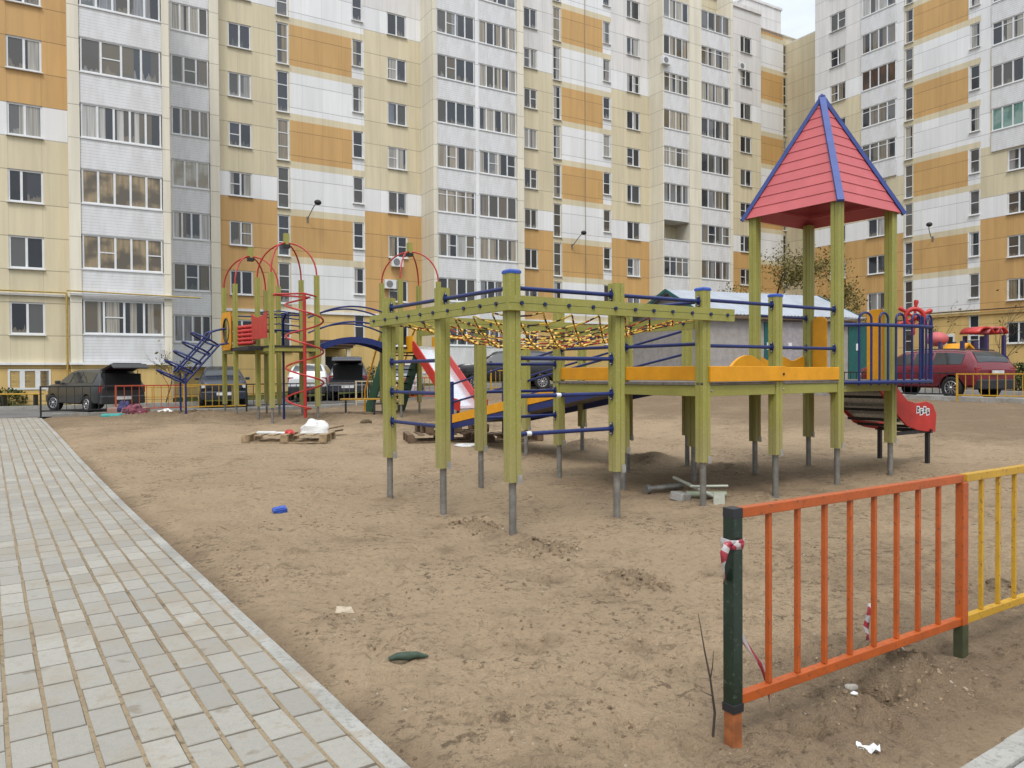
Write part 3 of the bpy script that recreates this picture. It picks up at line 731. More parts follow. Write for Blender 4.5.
# tower roof
cx, cy = 4.5*MOD, .5*MOD; hw = MOD/2+.10; z0, z1 = 3.80, 5.50
def hipf(f): return hw*(1-f), z0+(z1-z0)*f
rows = 11
for sx_, sy_ in ((0, -1), (1, 0), (0, 1), (-1, 0)):
    q = MB()
    for k in range(rows):
        f0, f1 = k/rows, min((k+1)/rows, .985)
        w0, za = hipf(f0); w1, zb = hipf(f1)
        o0, o1 = w0+.012, w1+.002
        def pt(side, o, z): 
            a = side
            return (cx+sx_*o-sy_*a, cy+sy_*o+sx_*a, z)
        vs = [pt(-w0, o0, za), pt(w0, o0, za), pt(w1, o1, zb), pt(-w1, o1, zb), pt(-w0, o0-.022, za), pt(w0, o0-.022, za), pt(w1, o1-.022, zb), pt(-w1, o1-.022, zb)]
        q.add(vs, [(0,1,2,3), (7,6,5,4), (0,4,5,1), (1,5,6,2), (2,6,7,3), (3,7,4,0)])
    q.build('roof_panel', m_roof, P)
for sx_, sy_ in ((-1,-1),(1,-1),(1,1),(-1,1)):
    q = MB(); a = Vector((cx+sx_*(hw+.03), cy+sy_*(hw+.03), z0-.02)); b = Vector((cx, cy, z1+.03))
    q.bar(a, b, .085, .05); q.bar(a+Vector((0, 0, .03)), b+Vector((0, 0, .03)), .03, .02); q.build('roof_ridge', m_rib, P)
q = MB()
for (a, b) in (((-1,-1),(1,-1)), ((1,-1),(1,1)), ((1,1),(-1,1)), ((-1,1),(-1,-1))):
    q.bar((cx+a[0]*MOD*.45, cy+a[1]*MOD*.45, TT+.10), (cx+b[0]*MOD*.45, cy+b[1]*MOD*.45, TT+.10), .03, .04)
q.build('roof_frame', m_roof, P)
# balcony railing on the tower
path = [Vector((4*MOD+hp, -.03, 0)), Vector((4*MOD+.32, -.26, 0)), Vector((5*MOD+.05, -.40, 0)), Vector((5*MOD+.36, -.40, 0)), Vector((5*MOD+.50, -.30, 0)), Vector((5*MOD+.90, -.10, 0))]
q = MB()
for z in (2.17, 1.40): q.tube([p+Vector((0, 0, z)) for p in path], .026, 10)
for z in (2.17, 1.40): q.box(4*MOD+hp, 4*MOD+hp+.012, -.06, .02, z-.07, z+.07)
rl = q.build('balcony_railing', m_blue, P)
tot = [0]
for a, b in zip(path, path[1:]): tot.append(tot[-1]+(b-a).length)
def along(s):
    for k in range(len(path)-1):
        if s <= tot[k+1] or k == len(path)-2:
            return path[k].lerp(path[k+1], (s-tot[k])/(tot[k+1]-tot[k]))
s_ = .22; q = MB()
while s_ < tot[-1]-.12:
    a, b = along(s_), along(s_+.17); d = (b-a).normalized(); c_ = (a+b)/2; rad = (b-a).length/2
    pts = [a+Vector((0, 0, 1.36)), a+Vector((0, 0, 2.22))]+[c_-d*rad*math.cos(math.pi*k/8)+Vector((0, 0, 2.25+rad*math.sin(math.pi*k/8))) for k in range(9)]+[b+Vector((0, 0, 2.22)), b+Vector((0, 0, 1.36))]
    q.tube(pts, .0155, 8); s_ += .335
q.build('hoop_bars', m_blue, rl)
q = MB(); q.prism([(4*MOD+hp+.01, -.03), (4*MOD+.32, -.25), (5*MOD+.05, -.39), (5*MOD+.36, -.39), (5*MOD+.50, -.29), (5*MOD+.88, -.09), (5*MOD+.15, .22), (5*MOD+hp+.004, .6), (5*MOD+hp+.004, -hp-.004), (4*MOD+hp+.01, -hp-.004)], ZD-.03, ZD-.002); q.build('balcony_floor', m_deck, P)
# ship's wheel on the tower
wc = Vector((5*MOD+.66, -.0, 2.34)); q = MB()
ax = Vector((-.72, -.70, 0)).normalized(); sd_ = Vector((-ax.y, ax.x, 0)); up_ = Vector((0, 0, 1))
n = 20
def wr(r, th): return [wc + sd_*(r*math.cos(2*math.pi*k/n)) + up_*(r*math.sin(2*math.pi*k/n)) + ax*th for k in range(n)]
q.tube(wr(.13, 0), .034, 8, closed=True)
for k in range(6):
    a = math.pi*k/3+math.pi/2-.1; d = sd_*math.cos(a)+up_*math.sin(a); q.tube([wc, wc+d*.16, wc+d*.23, wc+d*.26], [.018, .022, .036, .026], 8)
q.ball(wc, .05)
q.build('steering_wheel', m_red, P)
q = MB(); q.tube([wc, wc-Vector((0, .12, .0))], .02, 8); q.tube([wc-Vector((0, .12, 0)), wc-Vector((0, .12, .98))], .02, 8); q.build('wheel_mount', m_blue, P)
# yellow entry panels with rounded tops, and the short red slide
def panel(y, x, h0, h1, w_=.26):
    pts = [(-w_/2, h0), (w_/2, h0)]+[(w_/2-.0-(.09-.09*math.cos(math.pi/2*k/4)), h1-.09+.09*math.sin(math.pi/2*k/4)) for k in range(5)]+[(-w_/2+(.09-.09*math.cos(math.pi/2*k/4)), h1-.09+.09*math.sin(math.pi/2*k/4)) for k in range(4, -1, -1)]
    n = len(pts); q = MB(); q.add([(x-.015, y+a, z) for a, z in pts]+[(x+.015, y+a, z) for a, z in pts], [tuple(range(n)), tuple(range(2*n-1, n-1, -1))]+[(k, n+k, n+(k+1) % n, (k+1) % n) for k in range(n)])
    q.build('entry_panel', m_yel, P, bevel=.004)
panel(.22, 5*MOD+.02, ZD, 2.45, .28); panel(MOD-.20, 5*MOD+.0, ZD, 2.40, .24)
q = MB(); q.tube([(5*MOD+.03, .2, 2.33), (5*MOD+.03, MOD-.2, 2.33)], .016, 8); q.build('entry_bar', m_steel, P)
sx0 = 5*MOD+hp+.02; SK = 1.13
prof = [(0, 1.47), (.10, 1.55), (.28, 1.50), (.50, 1.27), (.72, 1.10), (.95, 1.05), (1.22, 1.07), (1.40, 1.02), (1.50, .86), (1.47, .58), (1.2, .60), (.95, .64), (.70, .72), (.45, .90), (.22, 1.10), (0, 1.30)]
for y in (.24, MOD-.24):
    n = len(prof); q = MB(); prof_s = [(a*SK, b) for a, b in prof]; q.add([(sx0+x, y-.015, z) for x, z in prof_s]+[(sx0+x, y+.015, z) for x, z in prof_s], [tuple(range(n)), tuple(range(2*n-1, n-1, -1))]+[(k, n+k, n+(k+1) % n, (k+1) % n) for k in range(n)])
    so_ = q.build('slide_side', m_red, P, bevel=.006)
    if y < .5:
        lg = MB()
        for k, (dx, dz) in enumerate(((0, 0), (.1, -.035), (.2, -.01), (.3, -.045))):
            xa_, za_ = sx0+1.12+dx, .95+dz
            lg.add([(xa_-.05, y-.0175, za_-.06), (xa_+.045, y-.0175, za_-.05), (xa_+.05, y-.0175, za_+.055), (xa_-.042, y-.0175, za_+.06)], [(0, 1, 2, 3)], 1)
            lg.add([(xa_-.03, y-.0195, za_-.042), (xa_+.028, y-.0195, za_-.032), (xa_+.03, y-.0195, za_+.036), (xa_-.025, y-.0195, za_+.042)], [(0, 1, 2, 3)], 0)
            lg.add([(xa_-.008, y-.021, za_-.012+.02*(k % 2)), (xa_+.03, y-.021, za_-.012+.02*(k % 2)), (xa_+.03, y-.021, za_+.004+.02*(k % 2)), (xa_-.008, y-.021, za_+.004+.02*(k % 2))], [(0, 1, 2, 3)], 1)
        lg.build('emblem', [m_dark, m_white], so_)
low = [(0, 1.41), (.22, 1.22), (.45, 1.0), (.7, .84), (.95, .76), (1.47, .72)]
q = MB()
for (a, b) in zip(low, low[1:]):
    q.quad((sx0+a[0], .255, a[1]), (sx0+b[0], .255, b[1]), (sx0+b[0], MOD-.255, b[1]), (sx0+a[0], MOD-.255, a[1]))
    q.quad((sx0+a[0], .255, a[1]-.012), (sx0+a[0], MOD-.255, a[1]-.012), (sx0+b[0], MOD-.255, b[1]-.012), (sx0+b[0], .255, b[1]-.012))
q.build('slide_chute', m_slide, P)
q = MB()
for x, z in ((.18, 1.16), (.4, .96), (.62, .80), (.9, .70)): q.box(sx0+x-.03, sx0+x+.03, .25, MOD-.25, z-.02, z+.02)
q.bar((sx0+1.50, .2, .6), (sx0+1.50, MOD-.2, .6), .05, .06); q.bar((sx0+.5, .27, .6), (sx0+1.50, .27, .6), .05, .05)
for y in (.27, MOD-.27):
    q.box(sx0+1.50-.028, sx0+1.50+.028, y-.028, y+.028, -.1, .6)
q.build('slide_frame', m_dark, P)
# white wear tape on two rails
for (x, z) in ((.52, 1.33), (.16, .97)):
    q = MB(); q.tube([(x, 0, z), (x+.055, 0, z)], .0232, 10); q.build('rail_wrap', m_white, P)

# ------------------------------------------------------------------ far playground set: two domes, bridge, third dome with slide
B2 = (-6.63, 21.0, 0.0)
Q = thing('far_play_structure', 'distant play set with three red hooped domes, red spiral climber and blue arched bridge', 'play structure', B2, UA)
M2 = 1.3; TF = 4.36; DF = 2.35
def loc2(X, Y):
    X, Y = X-B2[0], Y-B2[1]; return X*ux+Y*uy, -X*uy+Y*ux
domes = [((0, 0), TF), (loc2(-8.28, 22.8), TF-.1), (loc2(-3.33, 22.8), TF+.02)]
for (ox, oy), tz in domes:
    sq = [(0, 0), (M2, 0), (M2, M2), (0, M2)]
    add_posts(Q, B2, UA, [(ox+a, oy+b, tz, 0) for a, b in sq], .62, True)
    c_ = Vector((ox+M2/2, oy+M2/2, tz+.95)); q = MB()
    for a, b in sq:
        p = Vector((ox+a, oy+b, tz)); pts = []
        for k in range(9):
            an = math.pi/2*k/8; h_ = math.cos(an)
            pts.append(Vector((c_.x+(p.x-c_.x)*h_, c_.y+(p.y-c_.y)*h_, tz+.95*math.sin(an))))
        q.tube(pts, .024, 7)
    q.build('dome_bars', m_redbar, Q)
    q = MB(); q.box(c_.x-.07, c_.x+.07, c_.y-.07, c_.y+.07, c_.z-.12, c_.z+.28); q.box(c_.x-.09, c_.x+.09, c_.y-.09, c_.y+.09, c_.z-.14, c_.z-.04, 1); q.build('dome_finial', [m_post, m_dark], Q)
    q = MB(); q.box(ox-.06, ox+M2+.06, oy-.06, oy+M2+.06, DF-.05, DF, 1); 
    for (a, b) in zip(sq, sq[1:]+sq[:1]): q.bar((ox+a[0], oy+a[1], DF-.08), (ox+b[0], oy+b[1], DF-.08), .08, .16, 0)
    q.build('deck_floor', [m_post, m_dark], Q)
(d1x, d1y), (d2x, d2y), (d3x, d3y) = domes[0][0], domes[1][0], domes[2][0]
# spiral climber
q = MB(); px_, py_ = M2/2+.05, -.66
q.tube([(px_, py_, .35), (px_, py_, 3.75)], .045, 10); sp = q.build('spiral_pole', m_redbar, Q)
q = MB(); pts = [(px_+.5*math.cos(a), py_+.5*math.sin(a), 3.70-(3.70-.62)*(a-.9)/(2*math.pi*3.6)) for a in [.9+2*math.pi*3.6*k/140 for k in range(141)]]
pts = [(0.03, -.06, 3.74)]+pts+[(px_, py_, .58)]
q.tube(pts, .026, 7); q.build('spiral_bar', m_redbar, sp)
q = MB(); q.tube([(0, 0, 3.76), (px_, py_, 3.76), (M2, 0, 3.76)], .026, 7); q.build('spiral_arm', m_redbar, sp)
q = MB(); q.tube([(M2*.45, M2*.62, -.1+.2), (M2*.45, M2*.62, 3.1), (M2*.45, M2*.4, 3.3)], .035, 8); q.build('fire_pole', m_blue, Q)
# red shield panel and red ball panel
def xpanel(name, a, b, z0, z1, mm, th=.03, notch=0):
    a, b = Vector((*a, 0)), Vector((*b, 0)); d = b-a
    pts = [(0, z0), (1, z0), (1, z1)]+([(.75, z1-notch), (.5, z1-notch*1.2), (.25, z1-notch)] if notch else [])+[(0, z1)]
    n_ = Vector((d.y, -d.x, 0)).normalized()*th; n = len(pts); q = MB()
    q.add([a+d*f+Vector((0, 0, z)) for f, z in pts]+[a+d*f+Vector((0, 0, z))+n_ for f, z in pts], [tuple(range(n)), tuple(range(2*n-1, n-1, -1))]+[(k, n+k, n+(k+1) % n, (k+1) % n) for k in range(n)])
    return q.build(name, mm, Q)
xpanel('shield_panel', (-.14, M2+.02), (-.14, -.06), DF+.2, DF+.95, m_red, .03, .12)
q = MB()
for k in range(7):
    for r_ in range(5):
        f = (k+.5)/7; a = Vector((-.08, M2, 0)).lerp(Vector((d2x+.08, d2y, 0)), f)
        q.ball((a.x, a.y, DF+.12+.12*r_), .062, 0, 8, 5)
for r_ in range(5): q.tube([(-.08, M2, DF+.12+.12*r_), (d2x+.08, d2y, DF+.12+.12*r_)], .012, 6)
q.build('bead_panel', m_red, Q)
q = MB(); q.bar((0, M2*.5, DF-.05), (d2x+M2*.3, d2y+M2*.2, DF-.05), .9, .1); q.build('link_walkway', m_dark, Q)
for z in (DF+.5, DF+.95): rail(Q, (d2x, d2y, z), (d2x+M2, d2y, z), plate=False); rail(Q, (0, M2, z), (M2, M2, z), plate=False)
# blue net rails on the back of the first dome
q = MB()
for z in (DF+.42, DF+.62, DF+.82, DF+1.0): q.tube([(0, M2, z), (M2*.5, M2*1.05, z+.07), (M2, M2, z)], .02, 6)
q.build('back_railing', m_blue, Q)
# arched bridge to the third dome
q = MB(); a = Vector((M2+.06, M2*.5, DF)); b = Vector((d3x-.06, d3y+M2*.5, DF)); d = b-a; sdv = Vector((-d.y, d.x, 0)).normalized()
def arc(f, s_, dz=0, hgt=.32): return a+d*f+sdv*s_+Vector((0, 0, dz+hgt*4*f*(1-f)-.12))
for s_ in (-.5, .5):
    pts = [arc(k/14, s_) for k in range(15)]
    for p_, r_ in zip(pts, pts[1:]): q.bar(p_, r_, .05, .17)
for k in range(14):
    p_, r_ = arc((k+.1)/14, 0, .06), arc((k+.9)/14, 0, .06); q.bar(p_, r_, .95, .03)
br = q.build('arched_bridge', m_blue, Q)
q = MB()
for s_ in (-.5, .5):
    for dz in (.55, 1.0): q.tube([arc(k/14, s_, dz, .30) for k in range(15)], .026, 7)
q.build('bridge_rails', m_blue, br)
# tall red slide towards the camera
q = MB(); xs0, xs1 = d3x+M2*.5-.42, d3x+M2*.5+.42; yb = d3y-.08
pr = [(0, DF+.02), (.35, DF-.08), (2.25, .85), (2.6, .66), (3.0, .60)]
for (p_, r_) in zip(pr, pr[1:]): q.quad((xs0, yb-p_[0], p_[1]), (xs0, yb-r_[0], r_[1]), (xs1, yb-r_[0], r_[1]), (xs1, yb-p_[0], p_[1]))
for (p_, r_) in zip(pr, pr[1:]): q.quad((xs0, yb-p_[0], p_[1]-.02), (xs1, yb-p_[0], p_[1]-.02), (xs1, yb-r_[0], r_[1]-.02), (xs0, yb-r_[0], r_[1]-.02))
sl_ = q.build('slide', m_slide, Q)
for x in (xs0-.02, xs1+.02):
    q = MB()
    for (p_, r_) in zip(pr, pr[1:]): q.bar((x, yb-p_[0], p_[1]+.08), (x, yb-r_[0], r_[1]+.08), .035, .30)
    q.build('slide_side', m_red, sl_)
    q = MB(); q.box(x-.02, x+.02, yb-.3, yb+.1, DF-.15, DF+.32); q.build('slide_head', m_yel, sl_)
q = MB()
for x in (xs0, xs1): q.box(x-.03, x+.03, yb-2.9, yb-2.84, 0, .55)
q.build('slide_legs', m_dark, sl_)
# green stairs with yellow handrail, down the back
for x in (d3x+.08, d3x+M2-.08):
    q = MB(); y0 = d3y+M2+.06; q.add([(x-.02, y0, DF), (x-.02, y0+1.35, .55), (x-.02, y0+1.35, .2), (x-.02, y0+.95, .2), (x-.02, y0, DF-.75), (x+.02, y0, DF), (x+.02, y0+1.35, .55), (x+.02, y0+1.35, .2), (x+.02, y0+.95, .2), (x+.02, y0, DF-.75)],
        [(0,1,2,3,4), (9,8,7,6,5)]+[(k, 5+k, 5+(k+1) % 5, (k+1) % 5) for k in range(5)])
    st = q.build('stair_side', m_stair, Q)
    q = MB(); q.tube([(x, y0-.1, DF+.75), (x, y0+.2, DF+.5), (x, y0+1.45, 1.0), (x, y0+1.5, .3)], .03, 7); q.build('handrail', m_yel, st)
q = MB()
for k in range(8): q.box(d3x+.1, d3x+M2-.1, d3y+M2+.05+.155*k, d3y+M2+.05+.155*k+.2, DF-.24-.225*k, DF-.20-.225*k)
q.build('stair_treads', m_dark, Q)
q = MB(); q.box(d3x-.02, d3x+.02, d3y+.1, d3y+M2-.1, DF+.1, DF+.9); q.box(d3x+M2-.02, d3x+M2+.02, d3y+.1, d3y+M2-.1, DF+.4, DF+.95, 0); q.build('side_panel', m_post, Q)
# round hole panel and blue hoop ladder on the left
hx, hy = d2x-.08, d2y+M2/2; n = 20; q = MB()
inner = [(hx, hy+.36*math.cos(2*math.pi*k/n), DF+.55+.36*math.sin(2*math.pi*k/n)) for k in range(n)]
def sqp(k):
    c_, s_ = math.cos(2*math.pi*k/n), math.sin(2*math.pi*k/n); f = 1/max(abs(c_), abs(s_)); return (hx, hy+.6*c_*f, DF+.52+.58*s_*f)
outer = [sqp(k) for k in range(n)]
q.add(inner+outer, [(k, (k+1) % n, n+(k+1) % n, n+k) for k in range(n)]); q.add([(x-.03, y, z) for x, y, z in inner+outer], [(n+k, n+(k+1) % n, (k+1) % n, k) for k in range(n)])
q.build('hole_panel', m_yel, Q)
q = MB(); q.tube([(x-.02, y, z) for x, y, z in inner], .03, 7, closed=True); q.build('hole_rim', m_dark, Q)
q = MB()
def lad(f): # spine of the ladder, away from the panel (-x) and down
    if f < .3: return Vector((hx-.05-f/.3*.30, 0, DF+.14-.05*f/.3))
    g_ = (f-.3)/.7; return Vector((hx-.32-g_*.95, 0, DF+.09-1.11*g_))
for yy, dz in ((hy-.36, 0), (hy+.36, 0), (hy-.27, .5), (hy+.27, .5)):
    pts = []
    for k in range(13):
        f = k/12*(1.0 if dz == 0 else .92); p_ = lad(f); nrm = Vector((-.89, 0, .45)).lerp(Vector((-.1, 0, 1)), max(0, 1-f/.42))
        pts.append(Vector((p_.x, yy, p_.z))+nrm.normalized()*dz*(.75 if f > .3 else .9))
    q.tube(pts, .03, 7)
lb = q.build('hoop_ladder', m_blue, Q)
for f in (.30, .475, .65, .825, 1.0):
    p_ = lad(f); nrm = Vector((-.89, 0, .45)).normalized(); q = MB()
    pts = [Vector((p_.x, hy, p_.z))+nrm*(.38-.43*math.cos(2*math.pi*k/20))+Vector((0, .42*math.sin(2*math.pi*k/20), 0)) for k in range(20)]
    q.tube(pts, .029, 7, closed=True); q.build('hoop', m_blue, lb)
for yy in (hy-.36, hy+.36):
    q = MB(); e = lad(.97); q.tube([(e.x-.05, yy, 0.05), (e.x-.05, yy, e.z+.22)], .03, 8); q.build('ladder_leg', m_blue, lb)
# ------------------------------------------------------------------ ground
pF = onground(957, 401); uF, vF = uv(pF.x, pF.y)
U0, U1, V0, V1 = 1.36, uF+.05, 1.43, 27.0        # the sand lot in playground axes
def soil_mat(name, c1, c2, c3, bumpd, damp=False):
    t = NT(name); v = t.obj()
    a = t.noise(v, .55, 5, .6); b = t.noise(v, 3.2, 6, .65); c = t.noise(v, 22, 5, .7); d = t.noise(v, 120, 3, .6)
    col = t.mix(t.g(a, .35, .68), c1, c2)
    if damp:                                            # the far part of the lot has been dug over and is damper; the mask also paints shade under the deck
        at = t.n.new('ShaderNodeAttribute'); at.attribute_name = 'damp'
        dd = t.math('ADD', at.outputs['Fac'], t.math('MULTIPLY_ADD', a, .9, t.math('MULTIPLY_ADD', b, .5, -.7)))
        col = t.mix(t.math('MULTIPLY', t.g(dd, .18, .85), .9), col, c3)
    col = t.mix(t.math('MULTIPLY', t.g(b, .52, .62), t.math('MULTIPLY_ADD', t.g(a, .42, .6), .4, .12)), col, c3)
    c_e = t.noise(t.scaled(v, (1, 1.25, 1)), 13, 5, .72); patch = t.g(t.noise(v, 1.15, 3, .6), .44, .62)
    col = t.mix(t.math('MULTIPLY', t.g(c_e, .535, .60), t.math('MULTIPLY_ADD', patch, .66, .2)), col, dk(c3, .5))  # dark flecks paint small shadows and damp crumbs into the soil colour
    col = t.mix(t.math('MULTIPLY', t.g(c, .55, .63), .45), col, dk(c3, .6))
    col = t.mix(t.math('MULTIPLY', t.g(d, .4, .62), .4), col, dk(c1, .72))
    sp_ = t.node('ShaderNodeTexVoronoi'); t.l.new(v, sp_.inputs['Vector']); sp_.inputs['Scale'].default_value = 16
    far = t.math('MULTIPLY', t.math('LESS_THAN', sp_.outputs['Distance'], .10), t.math('GREATER_THAN', t.noise(v, 2.0, 2), .56))
    col = t.mix(t.math('MULTIPLY', far, .5), col, (.5, .45, .38))
    h = t.math('ADD', t.math('MULTIPLY', b, .45), t.math('ADD', t.math('MULTIPLY', c, .42), t.math('MULTIPLY', d, .16)))
    t.bump(h, bumpd, 1.0)
    return t.out(col, .95, spec=.15)
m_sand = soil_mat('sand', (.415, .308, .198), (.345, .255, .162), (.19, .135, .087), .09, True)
m_soil = soil_mat('soil', (.17, .125, .08), (.13, .10, .06), (.08, .06, .04), .06)
def grass_mat():
    t = NT('lawn'); v = t.obj(); a = t.noise(v, .7, 5); b = t.noise(v, 14, 5, .7)
    c = t.mix(t.g(a, .35, .65), (.06, .085, .022), (.10, .09, .035)); c = t.mix(t.g(b, .45, .7), c, (.035, .06, .014)); t.bump(b, .08)
    return t.out(c, .9, spec=.1)
m_lawn = grass_mat()
def asphalt_mat():
    t = NT('asphalt'); v = t.obj(); a = t.noise(v, .5, 5); b = t.noise(v, 60, 3)
    c = t.mix(t.g(a, .35, .65), (.115, .112, .108), (.17, .165, .155)); c = t.mix(t.math('MULTIPLY', t.g(b, .4, .7), .4), c, (.07, .068, .066)); t.bump(b, .01)
    return t.out(c, .85)
m_asph = asphalt_mat()
def concrete_mat(name, c1, c2):
    t = NT(name); v = t.obj(); a = t.noise(v, 2.2, 6, .65); b = t.noise(v, 40, 4, .6)
    c = t.mix(t.g(a, .35, .7), c1, c2); c = t.mix(t.math('MULTIPLY', t.g(b, .5, .65), .45), c, dk(c2, .6)); c = t.mix(t.math('MULTIPLY', t.g(t.noise(v, 3.5, 6, .7), .5, .66), .5), c, (.27, .21, .14)); t.bump(b, .008)
    return t.out(c, .85)
m_kerb = concrete_mat('kerb_concrete', (.36, .35, .32), (.25, .24, .215))

# marks pressed into the sand: mounds round the posts, pits, footprints, wheel ruts
mounds = []
for (i, j) in [(0,0),(1,0),(2,0),(3,0),(4,0),(5,0),(4,1),(5,1),(0,1),(0,2),(1,2),(2,2),(2,1),(3,1),(3,2),(4,2),(3,4),(4,4)]:
    x, y = i*MOD, j*MOD; mounds.append((B0[0]+x*ux-y*uy, B0[1]+x*uy+y*ux, .20, .022+.02*random.random()))
def gp(px, py, r, h): p = onground(px, py); mounds.append((p.x, p.y, r, h))
gp(468, 528, .22, .05); gp(490, 532, .2, .05); gp(535, 548, .2, .06); gp(555, 552, .18, .04); gp(630, 582, .2, .06); gp(648, 590, .15, .04); gp(705, 492, .3, .03)
gp(655, 460, .5, .10); gp(640, 463, .4, .10); gp(735, 470, .5, .06); gp(590, 446, .6, .1); gp(876, 690, .10, -.17); gp(866, 694, .08, -.08); gp(850, 697, .14, .05); gp(872, 668, .16, .06); gp(905, 670, .2, .05); gp(920, 690, .2, .04)
gp(1000, 590, .12, .05); gp(985, 590, .08, -.04); gp(170, 405+12, 2.0, .12); gp(215, 418, 1.2, .10); gp(330, 418, 2.0, .10); gp(440, 425, 2.0, .08)
foot = []
fr = random.Random(3)
for _ in range(760):
    r = 2.2+11*fr.random()**1.4; a = R(-42+84*fr.random()); foot.append((r*math.sin(a), r*math.cos(a), fr.random()*6.3, .05+.05*fr.random(), .10+.10*fr.random(), .006+.016*fr.random()))

for _ in range(70):
    r = 2.6+12*fr.random()**1.2; a = R(-40+80*fr.random()); mounds.append((r*math.sin(a), r*math.cos(a), .05+.13*fr.random(), fr.choice([-1, -1, 1])*(.012+.03*fr.random())))
NA, NR = 760, 560
ang = np.radians(np.linspace(-54, 54, NA)); rad = 1.25*np.exp(np.linspace(0, math.log(44/1.25), NR))
AA, RR = np.meshgrid(ang, rad); X = (RR*np.sin(AA)).ravel(); Y = (RR*np.cos(AA)).ravel()
Uu = X*ux+Y*uy; Vv = -X*uy+Y*ux
def nss(a, lo, hi): t_ = np.clip((a-lo)/(hi-lo), 0, 1); return t_*t_*(3-2*t_)
Hh = .28*nss(Vv, 8, 28)+.62*nss(Uu, 9, 22)
Z = np.zeros_like(X)
rr_ = RR.ravel()
for i in range(len(X)):
    x, y = X[i], Y[i]
    z = .035*noise.noise((x*.5, y*.5, 0)) + .014*noise.noise((x*1.7, y*1.7, 5))
    if rr_[i] < 16:
        n1 = noise.fractal((x*4.2, y*4.2, 9), .7, 2.1, 4); z += .010*n1
        n2 = noise.noise((x*1.1, y*1.1, 40))
        rough = max(0, n2+.05)
        z += .075*rough*noise.turbulence((x*10, y*10, 2), 4, True)
        if rr_[i] < 7: z += .009*noise.fractal((x*22, y*22, 3), .7, 2.2, 4)
    else: z += .02*noise.fractal((x*2.1, y*2.1, 9), .7, 2.1, 3)
    Z[i] = z
for (mx_, my_, s, h) in mounds:
    d2 = (X-mx_)**2+(Y-my_)**2; k = d2 < (3*s)**2
    Z[k] += h*np.exp(-d2[k]/(s*s*.8))*(1+.6*np.sin(X[k]*37)*np.sin(Y[k]*41))
for (fx, fy, a, w_, l_, dp) in foot:
    k = (np.abs(X-fx) < .35) & (np.abs(Y-fy) < .35)
    dx, dy = X[k]-fx, Y[k]-fy; e = np.sqrt(((dx*math.cos(a)+dy*math.sin(a))/l_)**2+((-dx*math.sin(a)+dy*math.cos(a))/w_)**2)
    Z[k] += dp*(-np.exp(-(e/.8)**4)+.55*np.exp(-((e-1.25)/.28)**2))
edge = np.minimum.reduce([nss(Uu, U0-.02, U0+.35), nss(Vv, V0-.02, V0+.4)])
Z = Z*(.25+.75*edge) - .05*(1-edge)
Z[(Uu < U0-.04) | (Vv < V0-.06) | (Uu > U1+.1) | (Vv > V1+.15)] = -.14
Z += Hh
me = bpy.data.meshes.new('sand')
idx = np.arange(NA*NR).reshape(NR, NA)
q4 = np.stack([idx[:-1, :-1], idx[:-1, 1:], idx[1:, 1:], idx[1:, :-1]], -1).reshape(-1, 4)[:, ::-1]
me.vertices.add(len(X)); me.vertices.foreach_set('co', np.stack([X, Y, Z], -1).astype(np.float32).ravel())
me.loops.add(q4.size); me.loops.foreach_set('vertex_index', q4.astype(np.int32).ravel())
me.polygons.add(len(q4)); me.polygons.foreach_set('loop_start', np.arange(0, q4.size, 4, dtype=np.int32)); me.polygons.foreach_set('loop_total', np.full(len(q4), 4, np.int32))
DM = np.zeros_like(X)  # darkening mask: damp soil, plus the shade painted under the deck
def damp(cx_, cy_, r_, s_, el=1.0, an=0.0):
    global DM
    dx, dy = X-cx_, Y-cy_; a_, b__ = dx*math.cos(an)+dy*math.sin(an), -dx*math.sin(an)+dy*math.cos(an)
    DM = np.maximum(DM, s_*np.exp(-((a_/(r_*el))**2+(b__/r_)**2)))
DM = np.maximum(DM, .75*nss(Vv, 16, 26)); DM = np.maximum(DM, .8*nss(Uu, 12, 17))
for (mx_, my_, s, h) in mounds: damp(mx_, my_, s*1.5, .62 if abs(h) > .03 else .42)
pd_ = xy(B0[0]*ux+B0[1]*uy+3.6*MOD, -B0[0]*uy+B0[1]*ux+1.4*MOD); damp(pd_[0], pd_[1], 1.9, .75, 1.9, UA)          # shade under the deck, painted into the sand colour
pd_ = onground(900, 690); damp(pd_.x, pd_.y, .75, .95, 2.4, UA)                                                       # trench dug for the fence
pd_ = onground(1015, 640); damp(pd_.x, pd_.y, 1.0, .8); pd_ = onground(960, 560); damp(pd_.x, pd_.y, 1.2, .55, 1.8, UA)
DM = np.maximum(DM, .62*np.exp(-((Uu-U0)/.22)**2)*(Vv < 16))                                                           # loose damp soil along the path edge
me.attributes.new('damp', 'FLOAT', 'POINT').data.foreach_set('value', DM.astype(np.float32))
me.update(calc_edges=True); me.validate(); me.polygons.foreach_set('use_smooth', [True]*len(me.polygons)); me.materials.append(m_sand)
sand = bpy.data.objects.new('sand', me); COL.objects.link(sand); sand['kind'] = 'structure'
def sandz(x, y):
    r, a = math.hypot(x, y), math.atan2(x, y)
    i = int(round(math.log(r/1.25)/math.log(44/1.25)*(NR-1))); j_ = int(round((a-ang[0])/(ang[-1]-ang[0])*(NA-1)))
    return float(Z[idx[min(max(i, 0), NR-1), min(max(j_, 0), NA-1)]])

